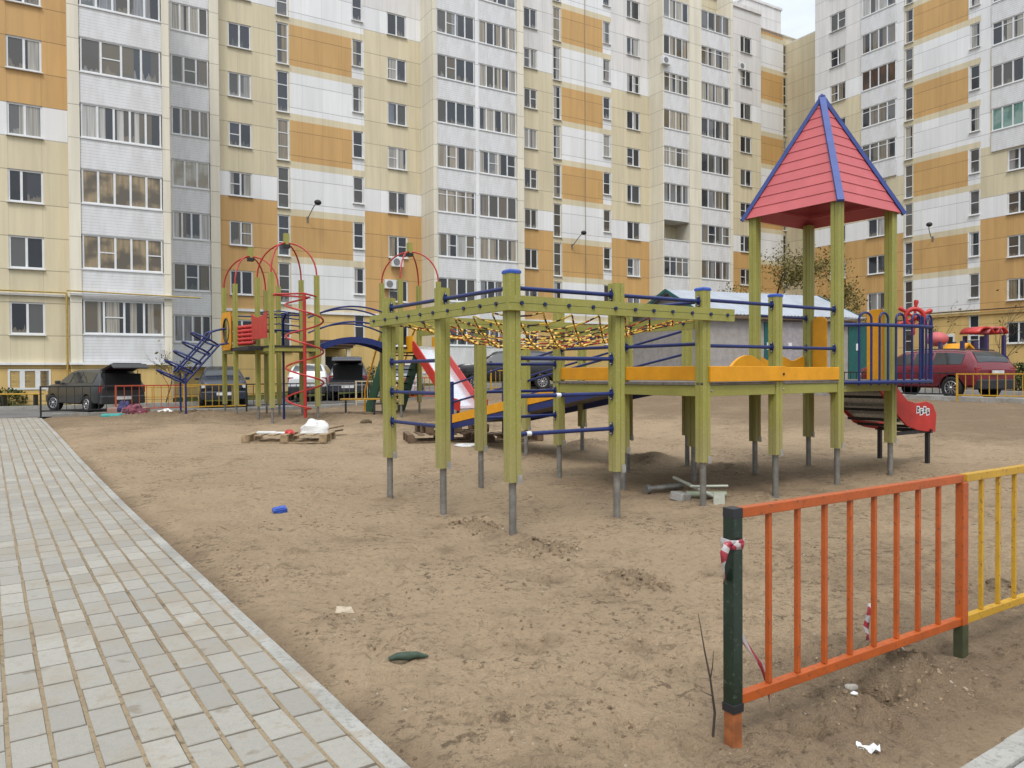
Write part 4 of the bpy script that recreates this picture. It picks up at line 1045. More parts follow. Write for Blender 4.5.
def sheet(name, u0, u1, v0, v1, dz, mat, step=1.0, wav=0.0):
    q = MB(); nu, nv = max(1, int((u1-u0)/step)), max(1, int((v1-v0)/step))
    vs = []
    for i in range(nu+1):
        for j in range(nv+1):
            x, y = xy(u0+(u1-u0)*i/nu, v0+(v1-v0)*j/nv); vs.append((x, y, H(x, y)+dz+(wav*noise.noise((x*.8, y*.8, 0)) if wav else 0)))
    q.add(vs, [(i*(nv+1)+j, (i+1)*(nv+1)+j, (i+1)*(nv+1)+j+1, i*(nv+1)+j+1) for i in range(nu) for j in range(nv)], 0, True)
    return q.build(name, mat, kind='structure')
sheet('ground', -420, 420, -60, 620, -.22, m_soil, 6)
sheet('yard_ground', U1+7.2, 70, -20, V1+6.8, -.02, m_soil)
sheet('lawn', -30, 70, V1+7.0, V1+34, .02, m_lawn)
sheet('road', -45, 70, V1+.35, V1+6.8, 0, m_asph); sheet('side_road', U1+.3, U1+7, -20, V1+.35, .0, m_asph)
def kerb(name, a, b, w_, top, bot=-.3, L_=1.0, gap=.006, mat=None):
    a, b = Vector(a), Vector(b); d = b-a; n = max(1, int(d.length/L_)); d.normalize(); nn = Vector((-d.y, d.x)); q = MB(); kr = random.Random(len(name)+n)
    for k in range(n):
        p, r_ = a+d*(L_*k+gap/2), a+d*(L_*(k+1)-gap/2); vs = []; jt = kr.uniform(-.004, .004); b_ = .006
        for (pt, off_, zz) in [(p, -w_/2, bot), (r_, -w_/2, bot), (r_, w_/2, bot), (p, w_/2, bot), (p, -w_/2, top-b_), (r_, -w_/2, top-b_), (r_, w_/2, top-b_), (p, w_/2, top-b_),
                               (p+d*b_, -w_/2+b_, top), (r_-d*b_, -w_/2+b_, top), (r_-d*b_, w_/2-b_, top), (p+d*b_, w_/2-b_, top)]:
            s_ = pt+nn*(off_+jt); x, y = xy(*s_); vs.append((x, y, H(x, y)+zz))
        q.add(vs, [(0,1,5,4),(1,2,6,5),(2,3,7,6),(3,0,4,7),(4,5,9,8),(5,6,10,9),(6,7,11,10),(7,4,8,11),(8,9,10,11)])
    return q.build(name, mat or m_kerb, kind='structure')
kerb('path_kerb', (U0-.05, -1.6), (U0-.05, V1+.1), .085, .012)
kerb('front_kerb', (U0+.1, V0-.06), (U0+20, V0-.06), .10, .018)
kerb('road_kerb', (U0+.3, V1+.24), (U1, V1+.24), .15, .10); kerb('lawn_kerb', (-40, V1+6.9), (64, V1+6.9), .15, .13)
kerb('side_road_kerb', (U1+.2, -8), (U1+.2, V1), .16, .13, mat=concrete_mat('pale_kerb', (.5, .49, .46), (.38, .37, .35))); kerb('far_side_kerb', (U1+7.1, -8), (U1+7.1, V1), .16, .13)

# paving of square setts laid in rows along the path
def paver_mat():
    t = NT('paving_sett'); v = t.obj()
    rnd = t.n.new('ShaderNodeNewGeometry').outputs['Random Per Island']
    c = t.ramp(rnd, [(0, (.27, .254, .220)), (.3, (.30, .282, .243)), (.6, (.315, .297, .256)), (.85, (.33, .311, .268)), (1, (.375, .353, .306))])
    a = t.noise(v, 1.4, 5, .6); b = t.noise(v, 30, 5, .65); f = t.noise(v, 170, 3, .6)
    c = t.mix(t.math('MULTIPLY', t.g(a, .47, .62), .42), c, (.29, .235, .165)); e2 = t.noise(v, 9, 5, .7); c = t.mix(t.math('MULTIPLY', t.g(e2, .56, .66), .45), c, (.27, .21, .14))
    c = t.mix(t.math('MULTIPLY', t.g(b, .45, .7), .35), c, (.24, .23, .21))
    blot = t.noise(v, 5.0, 3, .5); c = t.mix(t.math('MULTIPLY', t.g(blot, .66, .74), .6), c, (.17, .13, .085))
    c = t.mix(t.math('MULTIPLY', t.g(f, .4, .7), .22), c, (.15, .15, .145))
    t.bump(t.math('ADD', t.math('MULTIPLY', b, .6), t.math('MULTIPLY', f, .3)), .008)
    return t.out(c, .85)
m_paver = paver_mat()
q = MB(); pr_ = random.Random(21); RW, PW = .1505, .1365; qs = MB()
row = 0; u_ = U0-.05-.0425-.014
while u_ > -4.6:
    ua, ub = u_-PW, u_; v_ = -1.4+pr_.random()*.29
    while v_ < V1+.05:
        ln = pr_.choice([.285, .295, .295, .30]) ; va, vb = v_+.0085, v_+ln-.0085
        if vb > V1+.05: break
        t1, t2 = pr_.gauss(0, .0005), pr_.gauss(0, .0005); rot = pr_.gauss(0, .008); j1, j2 = pr_.gauss(0, .0018), pr_.gauss(0, .0012); b = .004; vs = []
        cu, cv = (ua+ub)/2, (va+vb)/2
        for (du, dv, dz) in ((0,0,-.024),(1,0,-.024),(1,1,-.024),(0,1,-.024),(0,0,.004),(1,0,.004),(1,1,.004),(0,1,.004),(0,0,.010),(1,0,.010),(1,1,.010),(0,1,.010)):
            uu = ua+(ub-ua)*du; vv = va+(vb-va)*dv
            if dz == .010: uu += b if du == 0 else -b; vv += b if dv == 0 else -b
            if dz < 0: pass
            uu, vv = cu+(uu-cu)-rot*(vv-cv)+j1, cv+(vv-cv)+rot*(uu-cu)+j2
            x, y = xy(uu, vv); vs.append((x, y, H(x, y)+dz+(t1*(du-.5)*2+t2*(dv-.5)*2 if dz > 0 else 0)+.006*noise.noise((x*.8, y*.8, 0))))
        fs = [(0,1,5,4),(1,2,6,5),(2,3,7,6),(3,0,4,7),(4,5,9,8),(5,6,10,9),(6,7,11,10),(7,4,8,11),(8,9,10,11)]
        q.add(vs, fs); v_ += ln
    x_, y_ = 0, 0; vs = []; nst = 60
    for k in range(nst+1):
        vv = -1.4+(V1+1.4)*k/nst
        for uu in (ub-.002, ub+RW-PW+.002):
            x_, y_ = xy(uu, vv); vs.append((x_, y_, H(x_, y_)+.0088+.006*noise.noise((x_*.8, y_*.8, 0))))
    qs.add(vs, [(2*k, 2*k+1, 2*k+3, 2*k+2) for k in range(nst)], 0, True)
    u_ -= RW; row += 1
pav = q.build('paved_path', m_paver, kind='structure')
m_joint = soil_mat('joint_sand', (.30, .235, .15), (.24, .18, .115), (.17, .125, .08), .02)
qs.build('joint_sand', m_joint, kind='structure')
sheet('path_bed', -5.2, U0-.05, -2, V1+.1, .0064, paint('bed_soil', (.12, .10, .075), .9), .16, .006)
# foreground strip beyond the front kerb
q = MB(); u_ = U0+.3
q2 = sheet('front_path', U0, U0+20, -4, V0-.12, .0, concrete_mat('front_concrete', (.36, .35, .33), (.27, .26, .24)), .5)

# loose clods and lumps of damp soil
def clod_mat():
    t = NT('soil_clods'); rnd = t.n.new('ShaderNodeNewGeometry').outputs['Random Per Island']
    c = t.ramp(rnd, [(0, (.16, .113, .073)), (.5, (.235, .17, .108)), (.93, (.33, .245, .158)), (1, (.40, .35, .28))]); t.bump(t.noise(t.obj(), 90, 3), .01)
    return t.out(c, .95, spec=.1)
q = MB(); cr_ = random.Random(17)
clus = [(468, 528, .2, 60), (492, 534, .22, 60), (540, 550, .22, 70), (560, 553, .15, 40), (630, 582, .2, 70), (650, 590, .15, 40), (700, 492, .35, 40), (640, 462, .5, 60), (735, 470, .5, 40), (860, 692, .25, 60), (905, 675, .3, 80), (930, 690, .3, 60), (1000, 590, .2, 40),
        (300, 520, .6, 40), (250, 575, .3, 50), (215, 545, .4, 40), (330, 625, .3, 30), (640, 650, .3, 30), (550, 620, .5, 30), (440, 590, .6, 40), (770, 545, .35, 40), (820, 560, .35, 40), (330, 690, .3, 30), (490, 720, .4, 30), (620, 720, .35, 30), (760, 600, .5, 40)]
def lump(x, y, s):
    z = sandz(x, y); n = 6; vs = []
    a0_ = cr_.random()*6
    for (rr2, zz) in ((1.0, -.25), (.85, .35), (.4, .75)):
        for k in range(n):
            a = a0_+2*math.pi*k/n; f = rr2*cr_.uniform(.65, 1.25); vs.append((x+s*f*math.cos(a), y+s*f*math.sin(a), z+s*(zz+cr_.uniform(-.15, .15))))
    vs.append((x, y, z+s*.8))
    q.add(vs, [(r_*n+k, r_*n+(k+1) % n, (r_+1)*n+(k+1) % n, (r_+1)*n+k) for r_ in (0, 1) for k in range(n)]+[(2*n+k, 2*n+(k+1) % n, 3*n) for k in range(n)])
for (px, py, s, n) in clus:
    p = onground(px, py)
    for _ in range(int(n*2.6)): lump(p.x+cr_.gauss(0, s*.6), p.y+cr_.gauss(0, s*.6), .003+(.018 if s <= .22 else .011)*cr_.random()**2.6)
for _ in range(4200):
    r = 2.0+9*cr_.random()**1.5; a = R(-42+84*cr_.random()); x, y = r*math.sin(a), r*math.cos(a); u_, v_ = uv(x, y)
    if u_ > U0+.08 and v_ > V0+.08: lump(x, y, .002+.007*cr_.random()**3)
q.build('soil_clods', clod_mat(), kind='stuff')
# ------------------------------------------------------------------ barred fences
def fence_panel(name, u, v, z, rz, length, rail_m, bar_m, post_ms, nb, h=1.0, label='', group=None, first_post=True, last_post=True, ps=.055, low=.19, bar=.020):
    x, y = xy(u, v); f = thing(name, label, 'fence', (x, y, z), rz, group)
    t_ = .04
    for zz in (low, h-t_/2):
        q = MB(); q.box(ps/2+.001 if first_post else 0, length-ps/2-.001 if last_post else length, -t_/2, t_/2, zz-t_/2, zz+t_/2); q.build('rail', rail_m, f, bevel=.003)
    for k in range(nb):
        xx = ps/2+(length-ps)*(k+1)/(nb+1); q = MB(); q.box(xx-bar/2, xx+bar/2, -bar/2, bar/2, low+t_/2+.001, h-t_-.001); q.build('bar', bar_m, f)
    for k, on in ((0, first_post), (1, last_post)):
        if not on: continue
        xx = length*k; q = MB(); q.box(xx-ps/2, xx+ps/2, -ps/2, ps/2, -.25, h+.002); q.build('post', post_ms[k], f, bevel=.003)
    return f
m_orange = paint('orange_enamel', (.44, .088, .012), .42, .14, 7, dirt=(.24, .07, .03), dirtamt=.35, bump=.002, chips=(.17, .055, .025))
m_yelen = paint('yellow_enamel', (.52, .29, .02), .42, .12, 7, dirt=(.30, .17, .05), dirtamt=.35, bump=.002, chips=(.22, .11, .04))
m_dgreen = paint('dark_green_enamel', (.012, .028, .017), .3, .3, 6, dirt=(.05, .05, .04), dirtamt=.2, chips=(.05, .07, .05))
m_rust = paint('rusty_orange', (.38, .12, .035), .7, .4, 14, dirt=(.14, .06, .03), dirtamt=.6)
m_gr = paint('dark_green_foot', (.06, .065, .03), .5, .3, 10)
pa = onground(733, 748); ua_, va_ = uv(pa.x, pa.y); pb = onground(960, 657); ub_, vb_ = uv(pb.x, pb.y)
fz = math.atan2(pb.y-pa.y, pb.x-pa.x); fl = math.hypot(pb.x-pa.x, pb.y-pa.y)
FA = thing('barred_fence', 'orange barred fence panel with a dark green end post at lower right', 'fence', (pa.x, pa.y, 0), fz, 'barred fence panels')
hF = .992
for zz, nm in ((.2, 'rail'), (hF-.022, 'rail')):
    q = MB(); q.box(.031 if zz > .5 else .028, fl-.0, -.02, .02, zz-.021, zz+.021); q.build(nm, m_orange, FA, bevel=.003)
for k in range(8):
    xx = .03+(fl-.06)*(k+1)/9; q = MB(); q.box(xx-.0105, xx+.0105, -.0105, .0105, .222, hF-.044); q.build('bar', m_orange, FA, bevel=.0015)
q = MB(); q.box(-.028, .028, -.028, .028, .17, hF); po = q.build('post', m_dgreen, FA, bevel=.003)
q = MB(); q.box(-.0285, .029, -.0285, .0285, hF-.04, hF+.0015); q.build('post_cap', m_dark, po, bevel=.002)
q = MB(); q.box(-.031, .031, -.031, .031, .155, .19); q.build('post_collar', m_dark, po, bevel=.002)
q = MB(); q.box(-.026, .026, -.026, .026, -.3, .154); q.build('post_foot', m_rust, FA, bevel=.003)
q = MB(); q.box(.0262, .029, -.02, .022, .02, .16); q.build('paint_drip', paint('olive_drip', (.35, .27, .03), .4), FA)
q = MB(); q.box(fl-.028, fl+.026, -.03, .014, .18, hF-.043); q.build('post', m_orange, FA, bevel=.003)
q = MB(); q.box(fl-.03, fl+.03, -.03, .022, -.3, .178); q.build('post_foot', m_gr, FA, bevel=.003)
FB = thing('barred_fence', 'yellow barred fence panel joined to the orange one, cut off by the right edge', 'fence', (pb.x+math.cos(fz)*.032, pb.y+math.sin(fz)*.032, 0), fz, 'barred fence panels')
for zz in (.2, hF-.022):
    q = MB(); q.box(0, 1.75, -.02, .02, zz-.021, zz+.021); q.build('rail', m_yelen, FB, bevel=.003)
for k in range(8):
    xx = 1.72*(k+1)/9; q = MB(); q.box(xx-.0105, xx+.0105, -.0105, .0105, .222, hF-.044); q.build('bar', m_yelen, FB, bevel=.0015)
q = MB(); q.box(1.752, 1.81, -.03, .03, -.3, hF); q.build('post', m_yelen, FB, bevel=.003)
# barrier tape
def strip(pts, w_, name, label, upv=(0, 0, 1), group=None):
    q = MB(); pts = [Vector(p) for p in pts]; vs = []
    for i, p in enumerate(pts):
        d = (pts[min(i+1, len(pts)-1)]-pts[max(i-1, 0)]).normalized(); s_ = Vector(upv) - d*d.dot(Vector(upv)); s_.normalize(); a = .5*math.sin(i*1.7); n_ = d.cross(s_); s_ = s_*math.cos(a)+n_*math.sin(a)
        vs += [p-s_*w_/2, p+s_*w_/2]
    q.add(vs, [(2*i, 2*i+2, 2*i+3, 2*i+1) for i in range(len(pts)-1)], 0, True)
    o = q.build(name, m_tape, None, label=label, cat='tape', group=group); o.modifiers.new('s', 'SOLIDIFY').thickness = .0015
    return o
c_, s_n = math.cos(fz), math.sin(fz)
def fw(x, y, z): return (pa.x+x*c_-y*s_n, pa.y+x*s_n+y*c_, z)
pts = []
for k in range(30):
    a = 2*math.pi*k/11; rr3 = .047+.004*math.sin(k*2.3); pts.append(fw(rr3*math.copysign(min(1, abs(math.cos(a))*1.25), math.cos(a))*.78, rr3*math.copysign(min(1, abs(math.sin(a))*1.25), math.sin(a))*.78, .848+.008*math.sin(k*.9)))
pts += [fw(-.055, -.02, .85), fw(-.075, -.02, .82), fw(-.07, -.01, .77), fw(-.05, 0, .72), fw(-.045, .01, .69)]
strip(pts, .032, 'barrier_tape', 'red and white barrier tape wound round the dark green fence post')
p0, p1 = onground(742, 668), onground(790, 690)
strip([fw(.03, .02, .50), fw(.085, .03, .44), fw(.14, .04, .38), fw(.20, .05, .32), fw(.26, .06, .26), fw(.32, .08, .17), fw(.36, .1, .05)], .026, 'barrier_tape', 'loose end of red and white tape hanging down behind the first orange bar')
p0 = onground(866, 652)
strip([(p0.x, p0.y, -.02), (p0.x+.01, p0.y, .07), (p0.x+.004, p0.y+.01, .14), (p0.x+.02, p0.y, .22), (p0.x+.022, p0.y, .27)], .030, 'barrier_tape', 'twisted bit of red and white tape standing upright from the sand behind the fence')

# fences along the far road: one panel after another
m_blk = paint('black_enamel', (.015, .015, .016), .5); m_redf = paint('red_enamel', (.42, .07, .03), .45, .15, 8); m_greyf = paint('grey_enamel', (.16, .14, .12), .5)
kinds = [('black', m_blk), ('orange red', m_redf), ('yellow', m_yelen), ('black', m_blk), ('grey', m_greyf), ('cream', paint('cream_enamel', (.55, .48, .33), .5)), ('orange', m_orange), ('black', m_blk), ('yellow', m_yelen), ('black', m_blk)]
where = ['at the path end, in front of the estate car', 'behind the dark estate car with its boot open', 'in front of the dark blue car', 'under the beaded red panel of the far play set', 'in front of the white car', 'in front of the dark tarpaulined vehicle, by the bench', 'left of the green stairs', 'below the green stairs', 'in front of the silver car', 'below the tall red slide']
m_by = {}
for k, ((cn, mm), wh) in enumerate(zip(kinds, where)):
    u_ = 1.35+2.02*k; x, y = xy(u_, V1-.15)
    fence_panel('barred_fence', u_, V1-.15, H(x, y), UA, 2.0, mm, mm, (mm, mm), 8, .95, '%s barred fence panel %s' % (cn, wh), 'barred fence panels', True, False, .05, .2, .018)
kinds = [('yellow', m_yelen, 'by the kerb, in front of the red car'), ('yellow', m_yelen, 'by the side road, running out of frame at the right edge'), ('black', m_blk, 'under the slide side, left of the red car wheel'), ('dark grey', m_blk, 'beyond the blue tower railing'), ('yellow', m_yelen, 'glimpsed under the deck at the foot of the shed')]
for k, (dv, (cn, mm, wh)) in enumerate(zip((0, -2.05, 2.05, 4.1, 6.15), kinds)):
    x, y = xy(uF, vF+dv)
    fence_panel('barred_fence', uF, vF+dv, H(x, y)-.02, UA-math.pi/2, 2.0, mm, mm, (mm, mm), 8, .85, '%s barred fence panel %s' % (cn, wh), 'barred fence panels', True, False, .05, .2, .018)

# ------------------------------------------------------------------ cars
m_glass = None
def glass_mat():
    t = NT('car_glass'); return t.out((.02, .023, .026), .04, spec=.8)
m_glass = glass_mat()
m_plate = paint('number_plate', (.62, .62, .6), .5)
m_tail = paint('tail_lamp_red', (.28, .015, .015), .2, .1, 10, dirtamt=0, coat=.6); m_head = paint('head_lamp', (.55, .57, .6), .12, .1, 10, dirtamt=.05, coat=.8)
EST = [(0,.70,.32,.50,.52),(.02,.86,.22,.56,.585),(.06,.94,.19,.595,.63),(.16,.985,.18,.615,.655),(.265,1,.18,.635,.68),(.34,1,.18,.64,.85),(.41,1,.18,.645,.965),(.50,1,.18,.65,.995),(.63,1,.18,.65,1),(.78,1,.18,.655,.99),(.90,.99,.19,.66,.955),(.955,.97,.2,.665,.80),(.985,.93,.22,.64,.665),(1,.86,.28,.56,.58)]
SED = [(0,.70,.32,.48,.50),(.02,.86,.22,.55,.575),(.06,.94,.19,.59,.625),(.16,.985,.18,.61,.65),(.27,1,.18,.63,.675),(.35,1,.18,.64,.85),(.42,1,.18,.645,.965),(.50,1,.18,.65,.995),(.60,1,.18,.65,1),(.69,1,.18,.655,.97),(.77,.99,.18,.66,.84),(.84,.98,.19,.665,.705),(.97,.93,.21,.64,.67),(1,.86,.28,.54,.56)]
SUV = [(0,.74,.34,.52,.55),(.02,.88,.24,.60,.625),(.05,.95,.22,.62,.655),(.15,.985,.22,.635,.675),(.25,1,.22,.645,.69),(.32,1,.22,.65,.86),(.385,1,.22,.655,.965),(.48,1,.22,.66,.995),(.63,1,.22,.66,1),(.80,1,.22,.665,.985),(.92,.985,.23,.67,.94),(.965,.97,.25,.675,.80),(.99,.93,.26,.64,.665),(1,.88,.30,.56,.58)]
def lerp_prof(pf, f):
    for a, b in zip(pf, pf[1:]):
        if a[0] <= f <= b[0]:
            t_ = (f-a[0])/(b[0]-a[0]); return [a[i]+(b[i]-a[i])*t_ for i in range(5)]
def car(name, label, pos, heading, Lc, W, Hc, pf, col, hatch=False, wheel=.31, rough=.25, steer=0, roofrail=False, cabin=(.265, .955)):
    root = thing(name, label, 'car', (pos[0], pos[1], H(pos[0], pos[1]) + pos[2] if len(pos) > 2 else H(pos[0], pos[1])), math.atan2(heading[1], heading[0]))
    mb = paint('car_paint', col, rough, .06, 2, coat=.3, dirtamt=.12, dirt=(.16, .13, .1)) if isinstance(col, tuple) else col
    hw_ = W/2; q = MB(); n = len(pf); ring = []
    def pts(st):
        f, w_, lo, be, to = st; x = Lc/2-f*Lc; cab = to-be > .06
        wt = .98-.30*min(1, (to-be)/.34)
        Wd = w_*hw_; tz = to*Hc; bz = be*Hc
        return [(x, Wd*.80, lo*Hc), (x, Wd*.97, lo*Hc+.05), (x, Wd, lo*Hc+.22), (x, Wd*1.0, bz-.16), (x, Wd*.965, bz), (x, Wd*(wt if cab else .93), tz-(.045 if cab else .012)), (x, Wd*(wt-.07 if cab else .80), tz-(.012 if cab else .0)), (x, Wd*.35, tz+(.012 if cab else .008))]
    dense = []
    for a, b in zip(pf, pf[1:]):
        k_ = max(1, int((b[0]-a[0])*Lc/.16))
        for i in range(k_): dense.append(lerp_prof(pf, a[0]+(b[0]-a[0])*i/k_))
    dense.append(list(pf[-1]))
    ax_ = (.175, .82 if pf is SUV else .795)                                   # axles (fraction from the front)
    K = 8
    for st in dense:
        p = pts(st); 
        # wheel arches: lift the sill over the wheels
        for af in ax_:
            dx = (st[0]-af)*Lc; ra = wheel*1.22
            if abs(dx) < ra:
                zz = wheel+math.sqrt(ra*ra-dx*dx)*.98
                for k in (0, 1, 2):
                    if p[k][2] < zz: p[k] = (p[k][0], p[k][1], min(zz+.002*k, p[3][2]-.01*(3-k)))
        ring.append(p)
    for p in ring: q.v += [tuple(a) for a in p]+[(a[0], -a[1], a[2]) for a in p]
    m_ = 2*K
    for i in range(len(ring)-1):
        a, b = i*m_, (i+1)*m_
        for k in range(K-1):
            q.f.append((a+k, b+k, b+k+1, a+k+1)[::-1]); q.m.append(0); q.sm.append(True)
            q.f.append((a+K+k, b+K+k, b+K+k+1, a+K+k+1)); q.m.append(0); q.sm.append(True)
        q.f.append((a+K-1, b+K-1, b+2*K-1, a+2*K-1)[::-1]); q.m.append(0); q.sm.append(True)
        q.f.append((a, b, b+K, a+K)); q.m.append(1); q.sm.append(False)
    for i in (0, len(ring)-1):
        a = i*m_; f_ = tuple(a+k for k in range(K))+tuple(a+K+k for k in range(K-1, -1, -1)); q.f.append(f_ if i == 0 else f_[::-1]); q.m.append(0); q.sm.append(False)
    body = q.build('body', [mb, m_dark], root)
    em = body.modifiers.new('e', 'EDGE_SPLIT'); em.split_angle = R(38)
    # glass
    def stp(f): return pts(lerp_prof(pf, f))
    def side_glass(f0, f1, sgn, n_=4):
        g_ = MB(); up_, dn = [], []
        for i in range(n_+1):
            f = f0+(f1-f0)*i/n_; p = stp(f); a, b = Vector(p[4]), Vector(p[5]); d = b-a
            lo_, hi_ = a+d*.10, a+d*.90
            o_ = Vector((0, .010, .004)); lo_ += o_; hi_ += o_
            dn.append((lo_.x, lo_.y*sgn, lo_.z)); up_.append((hi_.x, hi_.y*sgn, hi_.z))
        N_ = n_+1; g_.add(dn+up_, [((i, i+1, N_+i+1, N_+i) if sgn < 0 else (i+1, i, N_+i, N_+i+1)) for i in range(n_)], 0, True)
        o = g_.build('side_window', m_glass, root)
    wins = [(.30, .485), (.505, .645), (.665, .775 if pf is SED else .89)] if pf is not SED else [(.31, .495), (.515, .66), (.675, .735)]
    for s_ in (1, -1):
        for a, b in wins: side_glass(a, b, s_)
    def top_glass(nm, f0, f1):
        g_ = MB(); L_, R_ = [], []
        for i in range(5):
            f = f0+(f1-f0)*i/4; p = stp(f); a = Vector(p[6]); x_, z_ = a.x, a.z
            p2 = stp(min(1, f+.01)); nrm = Vector((p2[7][2]-p[7][2], 0, -(p2[7][0]-p[7][0]))).normalized()
            o_ = nrm*.012
            L_.append((x_+o_.x, a.y*.93, p[7][2]-.012+o_.z)); R_.append((x_+o_.x, -a.y*.93, p[7][2]-.012+o_.z))
        M_ = [(a[0], 0, a[2]+.018) for a in L_]
        g_.add(L_+M_+R_, [(i+1, i, 5+i, 6+i) for i in range(4)]+[(6+i, 5+i, 10+i, 11+i) for i in range(4)], 0, True)
        return g_.build(nm, m_glass, root)
    top_glass('windscreen', .278, .40)
    if not hatch: top_glass('rear_window', *((.912, .978) if pf is not SED else (.70, .83)))
    # wheels
    for fi, f in enumerate(ax_):
        for s_ in (1, -1):
            x = Lc/2-f*Lc; wo = thing('wheel', None, None, (x, s_*(hw_-.10), wheel)); wo.parent = root; wo.rotation_euler = (0, 0, steer if fi == 0 else 0)
            t1 = MB(); n_ = 26; prof_ = [(.62, -.085), (.62, .09), (.93, .105), (1, .07), (1, -.08), (.93, -.10), (.62, -.085)]
            vs = [(rr4*wheel*math.cos(2*math.pi*k/n_), yy*s_, rr4*wheel*math.sin(2*math.pi*k/n_)) for k in range(n_) for rr4, yy in prof_]
            pn = len(prof_); t1.add(vs, [(k*pn+i, ((k+1) % n_)*pn+i, ((k+1) % n_)*pn+i+1, k*pn+i+1)[::(1 if s_ < 0 else -1)] for k in range(n_) for i in range(pn-1)], 0, True)
            t1.build('tyre', m_rubber, wo)
            r1_ = MB(); r1_.tube([(0, s_*.06, 0), (0, s_*.062, 0)], wheel*.62, 20, 1)
            for k in range(10 if pf is SUV else 8):
                a = 2*math.pi*k/(10 if pf is SUV else 8); r1_.bar((0, s_*.085, 0), (wheel*.58*math.cos(a), s_*.085, wheel*.58*math.sin(a)), .03, .02, 0, (0, 1, 0))
            ringp = [(wheel*.6*math.cos(2*math.pi*k/20), s_*.085, wheel*.6*math.sin(2*math.pi*k/20)) for k in range(20)]; r1_.tube(ringp, .016, 6, 0, closed=True); r1_.ball((0, s_*.085, 0), .05)
            r1_.build('rim', [m_chrome, m_dark], wo)
    # lamps, plates, bumpers, mirrors, handles
    def put(nm, x0, x1, y0, y1, z0, z1, mm, sym=True, bev=.012):
        for s_ in ((1, -1) if sym else (1,)):
            g_ = MB(); g_.box(x0, x1, min(y0*s_, y1*s_), max(y0*s_, y1*s_), z0, z1); g_.build(nm, mm, root, bevel=bev)
    xf, xr = Lc/2, -Lc/2
    put('headlight', xf-.22, xf-.022, hw_*.52, hw_*.90, Hc*.47, Hc*.56, m_head)
    put('tail_light', xr+.012, xr+.16, hw_*.66, hw_*.925, Hc*.46, Hc*.635, m_tail)
    g_ = MB(); g_.box(xf-.06, xf+.012, -hw_*.45, hw_*.45, Hc*.42, Hc*.53); g_.build('grille', m_dark, root, bevel=.01)
    for nm, x0, x1 in (('front_bumper', xf-.16, xf+.05), ('rear_bumper', xr-.05, xr+.16)):
        g_ = MB(); g_.box(x0, x1, -hw_*.90, hw_*.90, Hc*.20, Hc*.395); g_.build(nm, mb if nm == 'front_bumper' and pf is not EST else m_dark if pf is SUV else mb, root, bevel=.04)
        g_ = MB(); xx = xf+.052 if nm[0] == 'f' else xr-.052; zz = Hc*.30 if nm[0] == 'f' or not pf is SUV else Hc*.5
        if nm[0] == 'r': xx = xr-.052
        g_.box(xx-.006, xx+.006, -.26, .26, zz, zz+.11); g_.build('number_plate', m_plate, root)
    put('mirror', Lc/2-.32*Lc-.06, Lc/2-.32*Lc+.06, hw_*.97, hw_*.97+.17, Hc*.66, Hc*.66+.12, mb, True, .03)
    for f in (.49, .65): put('door_handle', Lc/2-f*Lc-.07, Lc/2-f*Lc+.07, hw_*.985, hw_*1.0+.015, Hc*.585, Hc*.605, mb)
    if roofrail:
        for s_ in (1, -1):
            g_ = MB(); ps_ = []
            for f in (.44, .5, .6, .7, .8, .88): p = stp(f); ps_.append((p[5][0], p[5][1]*s_*.97, p[5][2]+.075))
            g_.tube(ps_, .02, 6); g_.build('roof_rail', m_dark, root)
    if hatch:
        hx = Lc/2-.90*Lc; hz = Hc*.965+.02
        g_ = MB(); g_.box(xr-.035, xr+.27, -hw_*.72, hw_*.72, Hc*.52, Hc*.90); g_.build('boot_opening', paint('boot_interior', (.006, .006, .007), .9), root)
        hp_ = MB(); A_ = Vector((hx, 0, hz)); B_ = A_+Vector((-.82, 0, .20)); C_ = B_+Vector((-.20, 0, -.14))
        hp_.bar(A_, B_, hw_*1.36, .05); hp_.bar(B_+Vector((.01, 0, .0)), C_, hw_*1.45, .05); ho = hp_.build('hatch', mb, root, bevel=.03)
        g_ = MB(); g_.bar(A_+Vector((-.06, 0, -.04)), B_+Vector((.03, 0, -.04)), hw_*1.28, .02); g_.bar(B_+Vector((.05, 0, -.05)), C_+Vector((.03, 0, -.01)), hw_*1.3, .02); g_.build('hatch_lining', paint('maroon_lining', (.035, .012, .018), .5), ho)
        g_ = MB(); g_.bar(A_+Vector((-.1, 0, .035)), B_+Vector((.08, 0, .035)), hw_*1.15, .012); g_.build('hatch_window', m_glass, ho)
        for s_ in (1, -1):
            g_ = MB(); g_.tube([(hx-.28, s_*hw_*.7, hz+.0), (hx-.1, s_*hw_*.76, Hc*.7)], .012, 6); g_.build('hatch_strut', m_dark, root)
    return root
hd = Vector((-.8, .6, 0)).normalized()
crn = Vector((-13.75, 25.2, 0)); c1 = crn+hd*2.05+Vector((hd.y, -hd.x, 0))*.82
car('parked_car', 'dark grey estate car with its boot lid raised, parked by the path end', (c1.x, c1.y), hd, 4.2, 1.66, 1.47, EST, (.030, .032, .034), True, .29, .35, .35)
p = atdepth(216, 400, 29.5); car('parked_car', 'dark blue car facing the playground behind the blue hoop ladder', (p.x-.3, p.y+1.4), Vector((.42, -1, 0)).normalized(), 4.4, 1.76, 1.60, SUV, (.022, .028, .045), False, .32)
p = atdepth(301, 398, 33.0); car('parked_car', 'white car seen from behind through the red spiral climber', (p.x, p.y+2.0), Vector((-.15, 1, 0)).normalized(), 4.4, 1.78, 1.62, SUV, (.62, .63, .64), False, .32)
p = atdepth(341, 398, 32.5); car('parked_car', 'dark vehicle with its tailgate up, behind the cream fence and bench', (p.x, p.y+2.0), Vector((-.15, 1, 0)).normalized(), 4.1, 1.72, 1.62, EST, (.028, .033, .045), True, .31)
